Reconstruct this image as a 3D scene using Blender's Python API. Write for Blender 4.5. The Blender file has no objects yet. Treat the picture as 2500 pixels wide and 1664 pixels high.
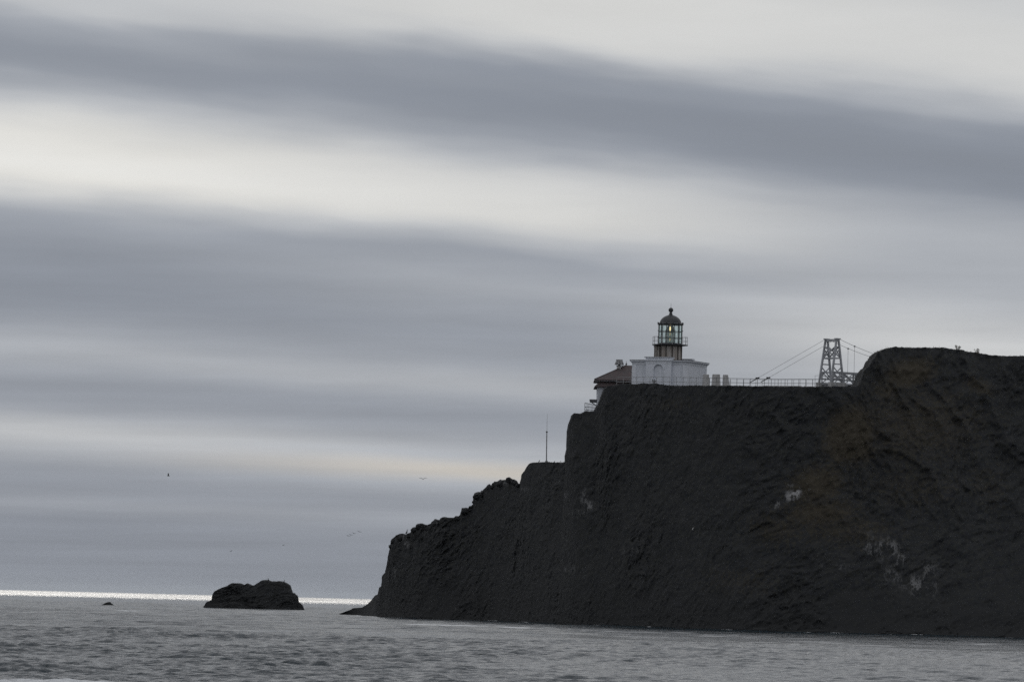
import bpy, bmesh, math, random
import numpy as np
from mathutils import Vector, Matrix
from mathutils.bvhtree import BVHTree

random.seed(7)
S = bpy.context.scene
C = S.collection
R = math.radians

# ------------------------------------------------------------------ camera
F = 13090.0                      # focal length in photograph pixels (2500 wide)
CAM_H = 2.86
PITCH = math.atan(637 / F)
ROLL = math.atan(0.025)
fwd = np.array((0, math.cos(PITCH), math.sin(PITCH)))
r0 = np.array((1.0, 0, 0)); u0 = np.array((0, -math.sin(PITCH), math.cos(PITCH)))
right = math.cos(ROLL) * r0 + math.sin(ROLL) * u0
up = math.cos(ROLL) * u0 - math.sin(ROLL) * r0
cam = bpy.data.cameras.new('camera')
cam.sensor_width = 36; cam.lens = 36 * F / 2500
cam.clip_start = 1; cam.clip_end = 120000
co = bpy.data.objects.new('camera', cam); C.objects.link(co)
m = Matrix.Identity(4)
for i in range(3):
    m[i][0], m[i][1], m[i][2] = right[i], up[i], -fwd[i]
m[2][3] = CAM_H
co.matrix_world = m
S.camera = co

def at(px, py, Y):
    """world point seen at a photograph pixel at depth Y"""
    d = fwd * F + right * (px - 1250) + up * (832 - py)
    return np.array((0, 0, CAM_H)) + d * (Y / d[1])

# ------------------------------------------------------------------ world
SUN_EL, SUN_AZ = R(28), R(-9)          # azimuth measured from +Y towards +X
w = bpy.data.worlds.new('World'); S.world = w; w.use_nodes = True
nt = w.node_tree; N = nt.nodes; L = nt.links
N.clear()

def node(nt, t, **k):
    n = nt.nodes.new(t)
    for a, b in k.items(): setattr(n, a, b)
    return n

def mth(nt, op, a, b=None, c=None, clamp=False):
    n = nt.nodes.new('ShaderNodeMath'); n.operation = op; n.use_clamp = clamp
    for i, x in enumerate((a, b, c)):
        if x is None: continue
        if isinstance(x, (int, float)): n.inputs[i].default_value = x
        else: nt.links.new(x, n.inputs[i])
    return n.outputs[0]

def lin(v):
    v = v / 255.0
    return v / 12.92 if v < 0.04045 else ((v + 0.055) / 1.055) ** 2.4

def sky_col(v):
    l = lin(v)
    t = min(1, max(0, (v - 140) / 75.0))
    warm = v == 0xbd
    a = np.array((0.900, 0.994, 1.162)) * (1 - t) + np.array((1.005, 1.0, 0.965)) * t
    if warm: a = np.array((1.05, 1.0, 0.925))
    return tuple(float(x) for x in l * a) + (1,)

SKEW = -0.92
EMAX = 1760.0
left_sky = [(0, 0xbc), (40, 0xa8), (90, 0x97), (140, 0x92), (180, 0x9c), (220, 0xb0), (260, 0xc3), (320, 0xd8), (390, 0xe2), (440, 0xda),
            (470, 0xc4), (510, 0xa6), (570, 0x95), (660, 0x8e), (740, 0x90), (790, 0x9c), (850, 0xaa), (900, 0x9f), (950, 0x96), (1000, 0xa3),
            (1045, 0xbb), (1085, 0xb0), (1130, 0x9e), (1165, 0x95), (1210, 0x97), (1226, 0x9b), (1260, 0x90), (1350, 0x8e), (1430, 0x8e)]
mid_sky = [(0, 0xd2), (60, 0xce), (100, 0xbe), (150, 0x9a), (200, 0x8f), (260, 0x8c), (310, 0x92), (350, 0xa0), (390, 0xb6), (430, 0xc8),
           (480, 0xd0), (530, 0xd0), (570, 0xbe), (620, 0xa1), (650, 0x9d), (690, 0xa4), (730, 0x9f), (800, 0x96), (850, 0x98), (900, 0x9e),
           (945, 0xae), (975, 0xa2), (1000, 0x98), (1050, 0x9a), (1100, 0xab), (1120, 0xb3), (1155, 0xbd), (1185, 0xb0), (1210, 0xa0), (1240, 0x98), (1275, 0x9d), (1320, 0x94), (1410, 0x8f)]
right_sky = [(0, 0xc6), (60, 0xcb), (150, 0xcc), (200, 0xc4), (240, 0xb4), (290, 0x9c), (330, 0x8e), (390, 0x88), (440, 0x8c), (480, 0x96),
             (530, 0xa4), (570, 0xab), (640, 0xaa), (700, 0xac), (760, 0xb6), (820, 0xc0), (860, 0xc3), (950, 0xb0), (1100, 0xa4), (1300, 0x98), (1450, 0x8c)]

def sky_ramp(lst, px, vin):
    n = node(nt, 'ShaderNodeValToRGB')
    cr = n.color_ramp; cr.interpolation = 'CARDINAL'
    az = (px - 1250) / F; hor = 1437 + 0.025 * px; den = 1 + SKEW * az
    st = sorted(((hor - y) / den / EMAX, v) for y, v in lst)
    st = [(max(0, min(1, p)), v) for p, v in st]
    while len(cr.elements) > 1: cr.elements.remove(cr.elements[0])
    cr.elements[0].position = st[0][0]; cr.elements[0].color = sky_col(st[0][1])
    for p, v in st[1:32]:
        e = cr.elements.new(p); e.color = sky_col(v)
    L.new(vin, n.inputs[0])
    return n.outputs[0]

tc = node(nt, 'ShaderNodeTexCoord')
sp = node(nt, 'ShaderNodeSeparateXYZ'); L.new(tc.outputs['Generated'], sp.inputs[0])
X_, Y_, Z_ = sp.outputs
zc = mth(nt, 'MAXIMUM', Z_, 0.0)
az = mth(nt, 'ARCTAN2', X_, Y_)
den = mth(nt, 'MAXIMUM', mth(nt, 'ABSOLUTE', mth(nt, 'MULTIPLY_ADD', X_, SKEW, Y_)), 0.02)
vq = mth(nt, 'DIVIDE', zc, den)
# wisps: noise stretched along the horizon, finer lower down
cmb = node(nt, 'ShaderNodeCombineXYZ')
L.new(mth(nt, 'MULTIPLY', az, 22.0), cmb.inputs[0]); L.new(mth(nt, 'MULTIPLY', vq, 130.0), cmb.inputs[1])
nz = node(nt, 'ShaderNodeTexNoise'); L.new(cmb.outputs[0], nz.inputs['Vector'])
nz.inputs['Scale'].default_value = 1.0; nz.inputs['Detail'].default_value = 3; nz.inputs['Roughness'].default_value = 0.5
dv = mth(nt, 'MULTIPLY', mth(nt, 'SUBTRACT', nz.outputs[0], 0.5), mth(nt, 'MULTIPLY', vq, 0.09))
v01 = mth(nt, 'DIVIDE', mth(nt, 'ADD', vq, dv), EMAX / F, clamp=True)
Lc, Mc, Rc = sky_ramp(left_sky, 100, v01), sky_ramp(mid_sky, 1250, v01), sky_ramp(right_sky, 2350, v01)

def mixc(nt, f, a, b):
    n = nt.nodes.new('ShaderNodeMix'); n.data_type = 'RGBA'
    if isinstance(f, (int, float)): n.inputs[0].default_value = f
    else: nt.links.new(f, n.inputs[0])
    for k, x in ((6, a), (7, b)):
        if isinstance(x, (tuple, list)): n.inputs[k].default_value = tuple(x) if len(x) == 4 else tuple(x) + (1,)
        else: nt.links.new(x, n.inputs[k])
    return n.outputs[2]

def sstep(nt, x, a, b):
    n = nt.nodes.new('ShaderNodeMapRange'); n.interpolation_type = 'SMOOTHSTEP'
    nt.links.new(x, n.inputs[0]); n.inputs[1].default_value = a; n.inputs[2].default_value = b
    return n.outputs[0]

c1 = mixc(nt, sstep(nt, az, -0.085, 0.0), Lc, Mc)
c2 = mixc(nt, sstep(nt, az, 0.0, 0.082), c1, Rc)
# higher overcast, the same banks carried on overhead on a level cloud sheet
cp = node(nt, 'ShaderNodeCombineXYZ')
zz = mth(nt, 'MAXIMUM', Z_, 0.06)
L.new(mth(nt, 'DIVIDE', X_, zz), cp.inputs[0]); L.new(mth(nt, 'DIVIDE', Y_, zz), cp.inputs[1])
n2 = node(nt, 'ShaderNodeTexNoise'); L.new(cp.outputs[0], n2.inputs['Vector'])
n2.inputs['Scale'].default_value = 0.55; n2.inputs['Detail'].default_value = 4
hi = mixc(nt, sstep(nt, n2.outputs[0], 0.38, 0.64), sky_col(0x98), sky_col(0xc8))
cl = mixc(nt, sstep(nt, Z_, 0.125, 0.22), c2, hi)
# thin streaks in the cloud base
cs = node(nt, 'ShaderNodeCombineXYZ')
L.new(mth(nt, 'MULTIPLY', az, 16.0), cs.inputs[0])
L.new(mth(nt, 'MULTIPLY', mth(nt, 'LOGARITHM', mth(nt, 'ADD', mth(nt, 'MULTIPLY_ADD', az, -0.012, zc), 0.02), 2.718), 13.0), cs.inputs[1])
n5 = node(nt, 'ShaderNodeTexNoise'); L.new(cs.outputs[0], n5.inputs['Vector'])
n5.inputs['Scale'].default_value = 1.0; n5.inputs['Detail'].default_value = 5; n5.inputs['Roughness'].default_value = 0.55
low = mth(nt, 'SUBTRACT', 1.0, sstep(nt, zc, 0.045, 0.085))
gain = mth(nt, 'MULTIPLY_ADD', mth(nt, 'SUBTRACT', n5.outputs[0], 0.5), mth(nt, 'MULTIPLY_ADD', low, 0.20, 0.16), 1.0)
vm_ = node(nt, 'ShaderNodeVectorMath'); vm_.operation = 'SCALE'; L.new(cl, vm_.inputs[0]); L.new(gain, vm_.inputs['Scale']); cl = vm_.outputs[0]
sky = node(nt, 'ShaderNodeTexSky'); sky.sky_type = 'NISHITA'; sky.sun_disc = False
sky.sun_elevation = SUN_EL; sky.sun_rotation = SUN_AZ; sky.air_density = 1.0; sky.dust_density = 1.0
bg1 = node(nt, 'ShaderNodeBackground'); L.new(cl, bg1.inputs[0]); bg1.inputs[1].default_value = 1.045
bg2 = node(nt, 'ShaderNodeBackground'); L.new(sky.outputs[0], bg2.inputs[0]); bg2.inputs[1].default_value = 0.05
mx = node(nt, 'ShaderNodeMixShader'); mx.inputs[0].default_value = 0.012
L.new(bg1.outputs[0], mx.inputs[1]); L.new(bg2.outputs[0], mx.inputs[2])
wo = node(nt, 'ShaderNodeOutputWorld'); L.new(mx.outputs[0], wo.inputs[0])

sl = bpy.data.lights.new('sun', 'SUN'); sl.energy = 1.3; sl.angle = R(20); sl.color = (1, 0.96, 0.9)
so = bpy.data.objects.new('sun', sl); C.objects.link(so)
sd = Vector((math.sin(SUN_AZ) * math.cos(SUN_EL), math.cos(SUN_AZ) * math.cos(SUN_EL), math.sin(SUN_EL)))
so.rotation_euler = sd.to_track_quat('Z', 'Y').to_euler()
so.location = (0, 0, 120)

S.view_settings.view_transform = 'Standard'; S.view_settings.look = 'None'
S.view_settings.exposure = 0; S.view_settings.gamma = 1; S.view_settings.use_curve_mapping = False
S.cycles.use_denoising = False
w.cycles.sampling_method = 'NONE'      # an even overcast needs no importance map
S.cycles.min_light_bounces = 6; S.cycles.min_transparent_bounces = 8; S.cycles.max_bounces = 8; S.cycles.transparent_max_bounces = 16

# ------------------------------------------------------------------ numpy noise
rng = np.random.default_rng(3)
PERM = rng.permutation(512).astype(np.int64); PERM = np.concatenate([PERM, PERM, PERM])
GR = rng.normal(size=(512, 3)); GR /= np.linalg.norm(GR, axis=1)[:, None]
RV = rng.random((512, 4))

def hsh(i, j, k):
    return PERM[PERM[PERM[i & 511] + (j & 511)] + (k & 511)]

def perlin(p):
    i = np.floor(p).astype(np.int64); f = p - i
    u = f * f * f * (f * (f * 6 - 15) + 10)
    out = np.zeros(len(p))
    for dx in (0, 1):
        wx = u[:, 0] if dx else 1 - u[:, 0]
        for dy in (0, 1):
            wy = u[:, 1] if dy else 1 - u[:, 1]
            for dz in (0, 1):
                wz = u[:, 2] if dz else 1 - u[:, 2]
                g = GR[hsh(i[:, 0] + dx, i[:, 1] + dy, i[:, 2] + dz)]
                out += wx * wy * wz * ((f[:, 0] - dx) * g[:, 0] + (f[:, 1] - dy) * g[:, 1] + (f[:, 2] - dz) * g[:, 2])
    return out * 1.6

def fbm(p, o=5, gain=0.5, ridged=False):
    t = np.zeros(len(p)); a = 1.0; q = p.copy()
    for _ in range(o):
        n = perlin(q)
        if ridged: n = 1 - 2 * np.abs(n)
        t += a * n; a *= gain; q = q * 2.03 + 17.3
    return t

def blocks(p):
    """faceted rock: every Voronoi cell is a block with its own set-back and tilt"""
    i = np.floor(p).astype(np.int64)
    best = np.full(len(p), 9.0); val = np.zeros(len(p))
    for dx in (-1, 0, 1):
        for dy in (-1, 0, 1):
            for dz in (-1, 0, 1):
                c = i + np.array((dx, dy, dz))
                h = hsh(c[:, 0], c[:, 1], c[:, 2])
                q = c + RV[h, :3]
                d = p - q
                dist = (d * d).sum(1)
                nv = RV[h, 3] - 0.5 + 0.9 * (d * GR[h]).sum(1)
                mk = dist < best
                best[mk] = dist[mk]; val[mk] = nv[mk]
    return val

# ------------------------------------------------------------------ materials
def new_mat(name):
    mt = bpy.data.materials.new(name); mt.use_nodes = True
    return mt, mt.node_tree, mt.node_tree.nodes['Principled BSDF']

def tex_noise(nt, scale, detail=4, rough=0.55, vec=None, coord='Object'):
    n = nt.nodes.new('ShaderNodeTexNoise')
    n.inputs['Scale'].default_value = scale; n.inputs['Detail'].default_value = detail; n.inputs['Roughness'].default_value = rough
    if vec is None:
        t = nt.nodes.new('ShaderNodeTexCoord'); vec = t.outputs[coord]
    nt.links.new(vec, n.inputs['Vector'])
    return n.outputs[0]

def add_bump(nt, b, h, strength, dist):
    n = nt.nodes.new('ShaderNodeBump'); n.inputs['Strength'].default_value = strength; n.inputs['Distance'].default_value = dist
    nt.links.new(h, n.inputs['Height']); nt.links.new(n.outputs[0], b.inputs['Normal'])

def streaky(name, a, b_, rough=0.6, scale=1.0, zs=0.25, lo=0.4, hi=0.65, metal=0.0, bump=0.01):
    """paint, plaster, metal: two tones worn into each other, drawn out downwards"""
    mt, nt, b = new_mat(name)
    t = nt.nodes.new('ShaderNodeTexCoord'); mp = nt.nodes.new('ShaderNodeMapping')
    mp.inputs['Scale'].default_value = (scale, scale, scale * zs)
    nt.links.new(t.outputs['Object'], mp.inputs[0])
    n = tex_noise(nt, 2.2, 6, 0.6, mp.outputs[0])
    c = mixc(nt, sstep(nt, n, lo, hi), a, b_)
    nt.links.new(c, b.inputs['Base Color'])
    b.inputs['Roughness'].default_value = rough; b.inputs['Metallic'].default_value = metal
    if bump: add_bump(nt, b, tex_noise(nt, 9, 4), 0.5, bump)
    return mt

M = {}
M['white'] = streaky('white_paint', (0.60, 0.63, 0.69), (0.52, 0.55, 0.60), 0.6, 0.8)
M['trim'] = streaky('white_trim', (0.63, 0.66, 0.715), (0.54, 0.57, 0.615), 0.55, 1.2)
M['coping'] = streaky('roof_coating', (0.10, 0.105, 0.115), (0.16, 0.165, 0.17), 0.8)
M['panel'] = streaky('weathered_panel', (0.36, 0.34, 0.32), (0.24, 0.205, 0.175), 0.7, 1.6, 0.12, 0.45, 0.68)
M['rust'] = streaky('rusted_strip', (0.080, 0.068, 0.060), (0.055, 0.047, 0.042), 0.8, 2.0, 0.3)
M['black_iron'] = streaky('black_iron', (0.022, 0.025, 0.030), (0.034, 0.035, 0.038), 0.5, 0.8, 0.6)
M['green_iron'] = streaky('green_black_iron', (0.05, 0.07, 0.07), (0.09, 0.10, 0.10), 0.5)
M['rail'] = streaky('galvanised_rail', (0.30, 0.31, 0.32), (0.18, 0.18, 0.18), 0.5, 2.0)
M['pale_rail'] = streaky('pale_rail', (0.50, 0.51, 0.52), (0.40, 0.40, 0.40), 0.5, 2.0)
M['dark_rail'] = streaky('dark_rail', (0.10, 0.105, 0.11), (0.06, 0.06, 0.06), 0.5, 2.0)
M['timber'] = streaky('white_painted_timber', (0.36, 0.375, 0.40), (0.26, 0.27, 0.285), 0.65, 1.0, 0.3)
M['concrete'] = streaky('old_concrete', (0.44, 0.44, 0.445), (0.32, 0.32, 0.315), 0.9, 0.9, 0.5, bump=0.02)
M['roof'] = streaky('red_brown_roof', (0.072, 0.053, 0.054), (0.058, 0.051, 0.052), 0.8, 0.7, 0.7, bump=0.03)
M['bird_black'] = streaky('dark_feathers', (0.018, 0.018, 0.02), (0.03, 0.03, 0.03), 0.5, bump=0)
M['bird_grey'] = streaky('grey_feathers', (0.16, 0.16, 0.17), (0.22, 0.22, 0.22), 0.6, bump=0)
M['bird_white'] = streaky('white_feathers', (0.7, 0.7, 0.7), (0.55, 0.55, 0.55), 0.6, bump=0)
M['stem'] = streaky('dry_stem', (0.10, 0.075, 0.05), (0.06, 0.05, 0.04), 0.8, bump=0)
M['leaf'] = streaky('dry_leaf', (0.09, 0.085, 0.05), (0.06, 0.055, 0.03), 0.8, bump=0)

def glass_mat(name, tint, alpha, rough=0.05):
    mt, nt, b = new_mat(name)
    tr = nt.nodes.new('ShaderNodeBsdfTransparent'); tr.inputs[0].default_value = tint + (1,)
    gl = nt.nodes.new('ShaderNodeBsdfGlossy'); gl.inputs['Roughness'].default_value = rough
    gl.inputs[0].default_value = (0.9, 0.95, 0.95, 1)
    mxs = nt.nodes.new('ShaderNodeMixShader'); mxs.inputs[0].default_value = alpha
    nt.links.new(tr.outputs[0], mxs.inputs[1]); nt.links.new(gl.outputs[0], mxs.inputs[2])
    nt.links.new(mxs.outputs[0], nt.nodes['Material Output'].inputs[0])
    return mt
M['glass'] = glass_mat('lantern_glass', (0.93, 0.965, 0.955), 0.06)
M['prism'] = glass_mat('fresnel_glass', (0.60, 0.64, 0.60), 0.14, 0.2)
M['prism_dark'] = glass_mat('upper_prism_glass', (0.20, 0.22, 0.20), 0.04, 0.25)

def emit_mat(name, col, st):
    mt, nt, b = new_mat(name)
    e = nt.nodes.new('ShaderNodeEmission'); e.inputs[0].default_value = col + (1,); e.inputs[1].default_value = st
    nt.links.new(e.outputs[0], nt.nodes['Material Output'].inputs[0])
    return mt
M['lamp'] = emit_mat('lit_lamp', (1.0, 0.78, 0.40), 1.6)

def cliff_mat():
    mt, nt, b = new_mat('cliff_rock')
    tcn = nt.nodes.new('ShaderNodeNewGeometry'); P = tcn.outputs['Position']
    mp = nt.nodes.new('ShaderNodeMapping'); mp.inputs['Rotation'].default_value = (0, R(28), 0); mp.inputs['Scale'].default_value = (1, 1, 2.6)
    nt.links.new(P, mp.inputs[0])
    n1 = tex_noise(nt, 0.35, 8, 0.65, mp.outputs[0])
    n2_ = tex_noise(nt, 2.1, 6, 0.65, P)
    n3 = tex_noise(nt, 7.0, 5, 0.7, P)
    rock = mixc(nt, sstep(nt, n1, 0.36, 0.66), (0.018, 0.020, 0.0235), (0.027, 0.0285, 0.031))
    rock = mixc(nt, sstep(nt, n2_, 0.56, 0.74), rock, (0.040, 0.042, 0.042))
    moss = mixc(nt, n3, (0.026, 0.030, 0.022), (0.042, 0.039, 0.028))
    rock = mixc(nt, mth(nt, 'MULTIPLY', sstep(nt, n2_, 0.42, 0.62), 0.35), rock, moss)
    ad = nt.nodes.new('ShaderNodeAttribute'); ad.attribute_name = 'dry'
    brown = mixc(nt, n3, (0.044, 0.037, 0.024), (0.064, 0.052, 0.033))
    f = sstep(nt, mth(nt, 'MULTIPLY_ADD', n2_, 0.7, mth(nt, 'MULTIPLY_ADD', ad.outputs['Fac'], 0.8, -0.40)), 0.12, 0.55)
    rock = mixc(nt, mth(nt, 'MULTIPLY', f, 0.65), rock, brown)
    sz = nt.nodes.new('ShaderNodeSeparateXYZ'); nt.links.new(P, sz.inputs[0])
    wet = sstep(nt, mth(nt, 'MULTIPLY_ADD', n1, -9.0, sz.outputs[2]), -4.0, 4.0)
    rock = mixc(nt, mth(nt, 'MULTIPLY_ADD', wet, 0.75, 0.25), (0.017, 0.018, 0.019), rock)
    ag = nt.nodes.new('ShaderNodeAttribute'); ag.attribute_name = 'guano'
    mg = nt.nodes.new('ShaderNodeMapping'); mg.inputs['Scale'].default_value = (1.0, 0.5, 0.55); mg.inputs['Rotation'].default_value = (0, R(14), 0)
    nt.links.new(P, mg.inputs[0])
    ng = tex_noise(nt, 0.85, 6, 0.66, mg.outputs[0])
    ridge = mth(nt, 'SUBTRACT', 1.0, mth(nt, 'MULTIPLY', mth(nt, 'ABSOLUTE', mth(nt, 'SUBTRACT', ng, 0.5)), 13.0), clamp=True)
    g = sstep(nt, mth(nt, 'MULTIPLY', ag.outputs['Fac'], mth(nt, 'MULTIPLY_ADD', n3, 0.5, mth(nt, 'MULTIPLY_ADD', ridge, 0.85, -0.02))), 0.23, 0.90)
    rock = mixc(nt, mth(nt, 'MULTIPLY', g, 0.9), rock, mixc(nt, sstep(nt, ag.outputs['Fac'], 0.95, 1.45), (0.15, 0.152, 0.156), (0.27, 0.27, 0.275)))
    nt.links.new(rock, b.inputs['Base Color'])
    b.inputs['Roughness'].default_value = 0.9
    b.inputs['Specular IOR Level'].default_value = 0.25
    h = mth(nt, 'MULTIPLY_ADD', n3, 0.4, n2_)
    add_bump(nt, b, h, 0.45, 0.17)
    return mt
M['cliff'] = cliff_mat()

def water_mat():
    mt, nt, b = new_mat('sea_water')
    tcn = nt.nodes.new('ShaderNodeTexCoord'); P = tcn.outputs['Object']
    mp = nt.nodes.new('ShaderNodeMapping'); mp.inputs['Scale'].default_value = (0.75, 1.0, 1.0); mp.inputs['Rotation'].default_value = (0, 0, R(18))
    nt.links.new(P, mp.inputs[0])
    n1 = tex_noise(nt, 1.3, 5, 0.6, mp.outputs[0])
    n2_ = tex_noise(nt, 5.5, 3, 0.6, mp.outputs[0])
    # wind-roughened patches: long cat's paws, and rough open water far out
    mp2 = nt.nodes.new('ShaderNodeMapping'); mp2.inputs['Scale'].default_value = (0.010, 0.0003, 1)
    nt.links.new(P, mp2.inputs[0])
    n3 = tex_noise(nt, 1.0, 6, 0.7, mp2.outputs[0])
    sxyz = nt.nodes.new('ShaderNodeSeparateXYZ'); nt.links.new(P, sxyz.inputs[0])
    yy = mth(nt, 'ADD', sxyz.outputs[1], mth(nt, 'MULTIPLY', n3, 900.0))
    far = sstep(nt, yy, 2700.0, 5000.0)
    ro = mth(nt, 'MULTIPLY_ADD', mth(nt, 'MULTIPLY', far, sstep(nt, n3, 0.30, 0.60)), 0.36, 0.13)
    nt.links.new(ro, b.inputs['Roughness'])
    af = nt.nodes.new('ShaderNodeAttribute'); af.attribute_name = 'foam'
    fm = sstep(nt, mth(nt, 'MULTIPLY_ADD', n1, 0.8, mth(nt, 'ADD', af.outputs['Fac'], -0.6)), 0.1, 0.5)
    nt.links.new(mixc(nt, fm, (0.014, 0.025, 0.033), (0.62, 0.64, 0.66)), b.inputs['Base Color'])
    b.inputs['IOR'].default_value = 1.333
    n6 = tex_noise(nt, 0.16, 2, 0.5, mp.outputs[0])
    h = mth(nt, 'MULTIPLY_ADD', n6, 2.2, mth(nt, 'MULTIPLY_ADD', n2_, 0.22, n1))
    # open water to seaward is choppier than the lee of the headland
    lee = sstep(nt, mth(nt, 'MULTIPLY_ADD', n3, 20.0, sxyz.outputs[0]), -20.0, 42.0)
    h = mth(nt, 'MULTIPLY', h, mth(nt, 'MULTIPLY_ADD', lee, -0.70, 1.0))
    add_bump(nt, b, h, 1.0, 0.36)
    return mt
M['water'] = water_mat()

# ------------------------------------------------------------------ mesh helpers
class MB:
    def __init__(s): s.v = []; s.f = []
    def add(s, vs, fs):
        o = len(s.v); s.v += [tuple(float(c) for c in p) for p in vs]; s.f += [tuple(i + o for i in q) for q in fs]; return s
    def hexa(s, p):      # 8 corners: bottom 4 ccw, top 4 ccw
        return s.add(p, [(3, 2, 1, 0), (4, 5, 6, 7), (0, 1, 5, 4), (1, 2, 6, 5), (2, 3, 7, 6), (3, 0, 4, 7)])
    def box(s, o, e1, e2, x0, x1, y0, y1, z0, z1):
        o = np.array(o, float); e1 = np.array(e1, float); e2 = np.array(e2, float); k = np.array((0, 0, 1.0))
        return s.hexa([o + e1 * a + e2 * b + k * c for c in (z0, z1) for a, b in ((x0, y0), (x1, y0), (x1, y1), (x0, y1))])
    def beam(s, p, q, w_, h_=None, ref=(0, 0, 1)):
        h_ = h_ or w_; p = np.array(p, float); q = np.array(q, float); d = q - p; d /= np.linalg.norm(d)
        r = np.array(ref, float)
        if abs(d @ r) > 0.97: r = np.array((0, 1.0, 0))
        a = np.cross(d, r); a /= np.linalg.norm(a); b = np.cross(a, d)
        a = a * w_ / 2; b = b * h_ / 2
        return s.hexa([p - a - b, p + a - b, p + a + b, p - a + b, q - a - b, q + a - b, q + a + b, q - a + b])
    def tube(s, path, rad, n=8, squash=None):
        path = [np.array(p, float) for p in path]
        if not hasattr(rad, '__len__'): rad = [rad] * len(path)
        o = len(s.v); vs = []; fs = []
        for i, p in enumerate(path):
            d = path[min(i + 1, len(path) - 1)] - path[max(i - 1, 0)]; d /= np.linalg.norm(d)
            r = np.array((0, 0, 1.0)) if abs(d[2]) < 0.9 else np.array((0, 1.0, 0))
            a = np.cross(d, r); a /= np.linalg.norm(a); b = np.cross(a, d)
            for k in range(n):
                t = 2 * math.pi * k / n
                vs.append(p + rad[i] * (a * math.cos(t) + b * math.sin(t)))
        for i in range(len(path) - 1):
            for k in range(n):
                fs.append((i * n + k, i * n + (k + 1) % n, (i + 1) * n + (k + 1) % n, (i + 1) * n + k))
        fs.append(tuple(range(n - 1, -1, -1))); fs.append(tuple((len(path) - 1) * n + k for k in range(n)))
        return s.add(vs, fs)
    def lathe(s, c, prof, n=24, ph=0.0):
        vs = []; fs = []
        for (r, z) in prof:
            for k in range(n):
                t = ph + 2 * math.pi * k / n
                vs.append((c[0] + r * math.cos(t), c[1] + r * math.sin(t), c[2] + z))
        for i in range(len(prof) - 1):
            for k in range(n):
                fs.append((i * n + k, i * n + (k + 1) % n, (i + 1) * n + (k + 1) % n, (i + 1) * n + k))
        fs.append(tuple(range(n - 1, -1, -1))); fs.append(tuple((len(prof) - 1) * n + k for k in range(n)))
        return s.add(vs, fs)

def mesh_of(name, mb, mat, smooth=False):
    me = bpy.data.meshes.new(name); me.from_pydata(mb.v, [], mb.f); me.update()
    bm = bmesh.new(); bm.from_mesh(me); bmesh.ops.recalc_face_normals(bm, faces=bm.faces); bm.to_mesh(me); bm.free()
    me.materials.append(mat)
    if smooth:
        me.polygons.foreach_set('use_smooth', [True] * len(me.polygons))
        try: me.set_sharp_from_angle(angle=R(40))
        except Exception: pass
    return me

def root_loc(o):
    while o.parent: o = o.parent
    return o.location
def link(o, parent=None):
    C.objects.link(o)
    if parent is not None:
        o.parent = parent
        o.matrix_parent_inverse = Matrix.Translation(-Vector(root_loc(parent))) if parent.type == 'EMPTY' else Matrix.Identity(4)
    return o
def obj(name, mb, mat, parent=None, smooth=False, label=None):
    o = bpy.data.objects.new(name, mesh_of(name, mb, M[mat], smooth))
    if label: o['label'] = label
    return link(o, parent)
def tag(o, label, cat, group=None):
    o['label'] = label; o['category'] = cat
    if group: o['group'] = group
    return o
def thing(name, loc, label, cat, group=None):
    o = bpy.data.objects.new(name, None); o.location = tuple(float(c) for c in loc); o.empty_display_size = 0.5
    C.objects.link(o)
    return tag(o, label, cat, group)

def grid_mesh(name, P, nu, nv, mat, attrs=(), smooth=True, close=None):
    """P: (nu*nv,3) array, index u*nv+v"""
    me = bpy.data.meshes.new(name)
    u, v = np.meshgrid(np.arange(nu - 1), np.arange(nv - 1), indexing='ij')
    a = (u * nv + v).ravel(); q = np.stack([a, a + nv, a + nv + 1, a + 1], 1).astype(np.int32)
    me.vertices.add(len(P)); me.vertices.foreach_set('co', P.astype(np.float32).ravel())
    me.loops.add(q.size); me.loops.foreach_set('vertex_index', q.ravel())
    me.polygons.add(len(q)); me.polygons.foreach_set('loop_start', np.arange(0, q.size, 4, dtype=np.int32))
    me.update(calc_edges=True)
    if smooth: me.polygons.foreach_set('use_smooth', np.ones(len(q), bool))
    for nme, val in attrs:
        at_ = me.attributes.new(nme, 'FLOAT', 'POINT'); at_.data.foreach_set('value', val.astype(np.float32))
    me.materials.append(mat)
    o = bpy.data.objects.new(name, me); C.objects.link(o)
    return o

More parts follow.
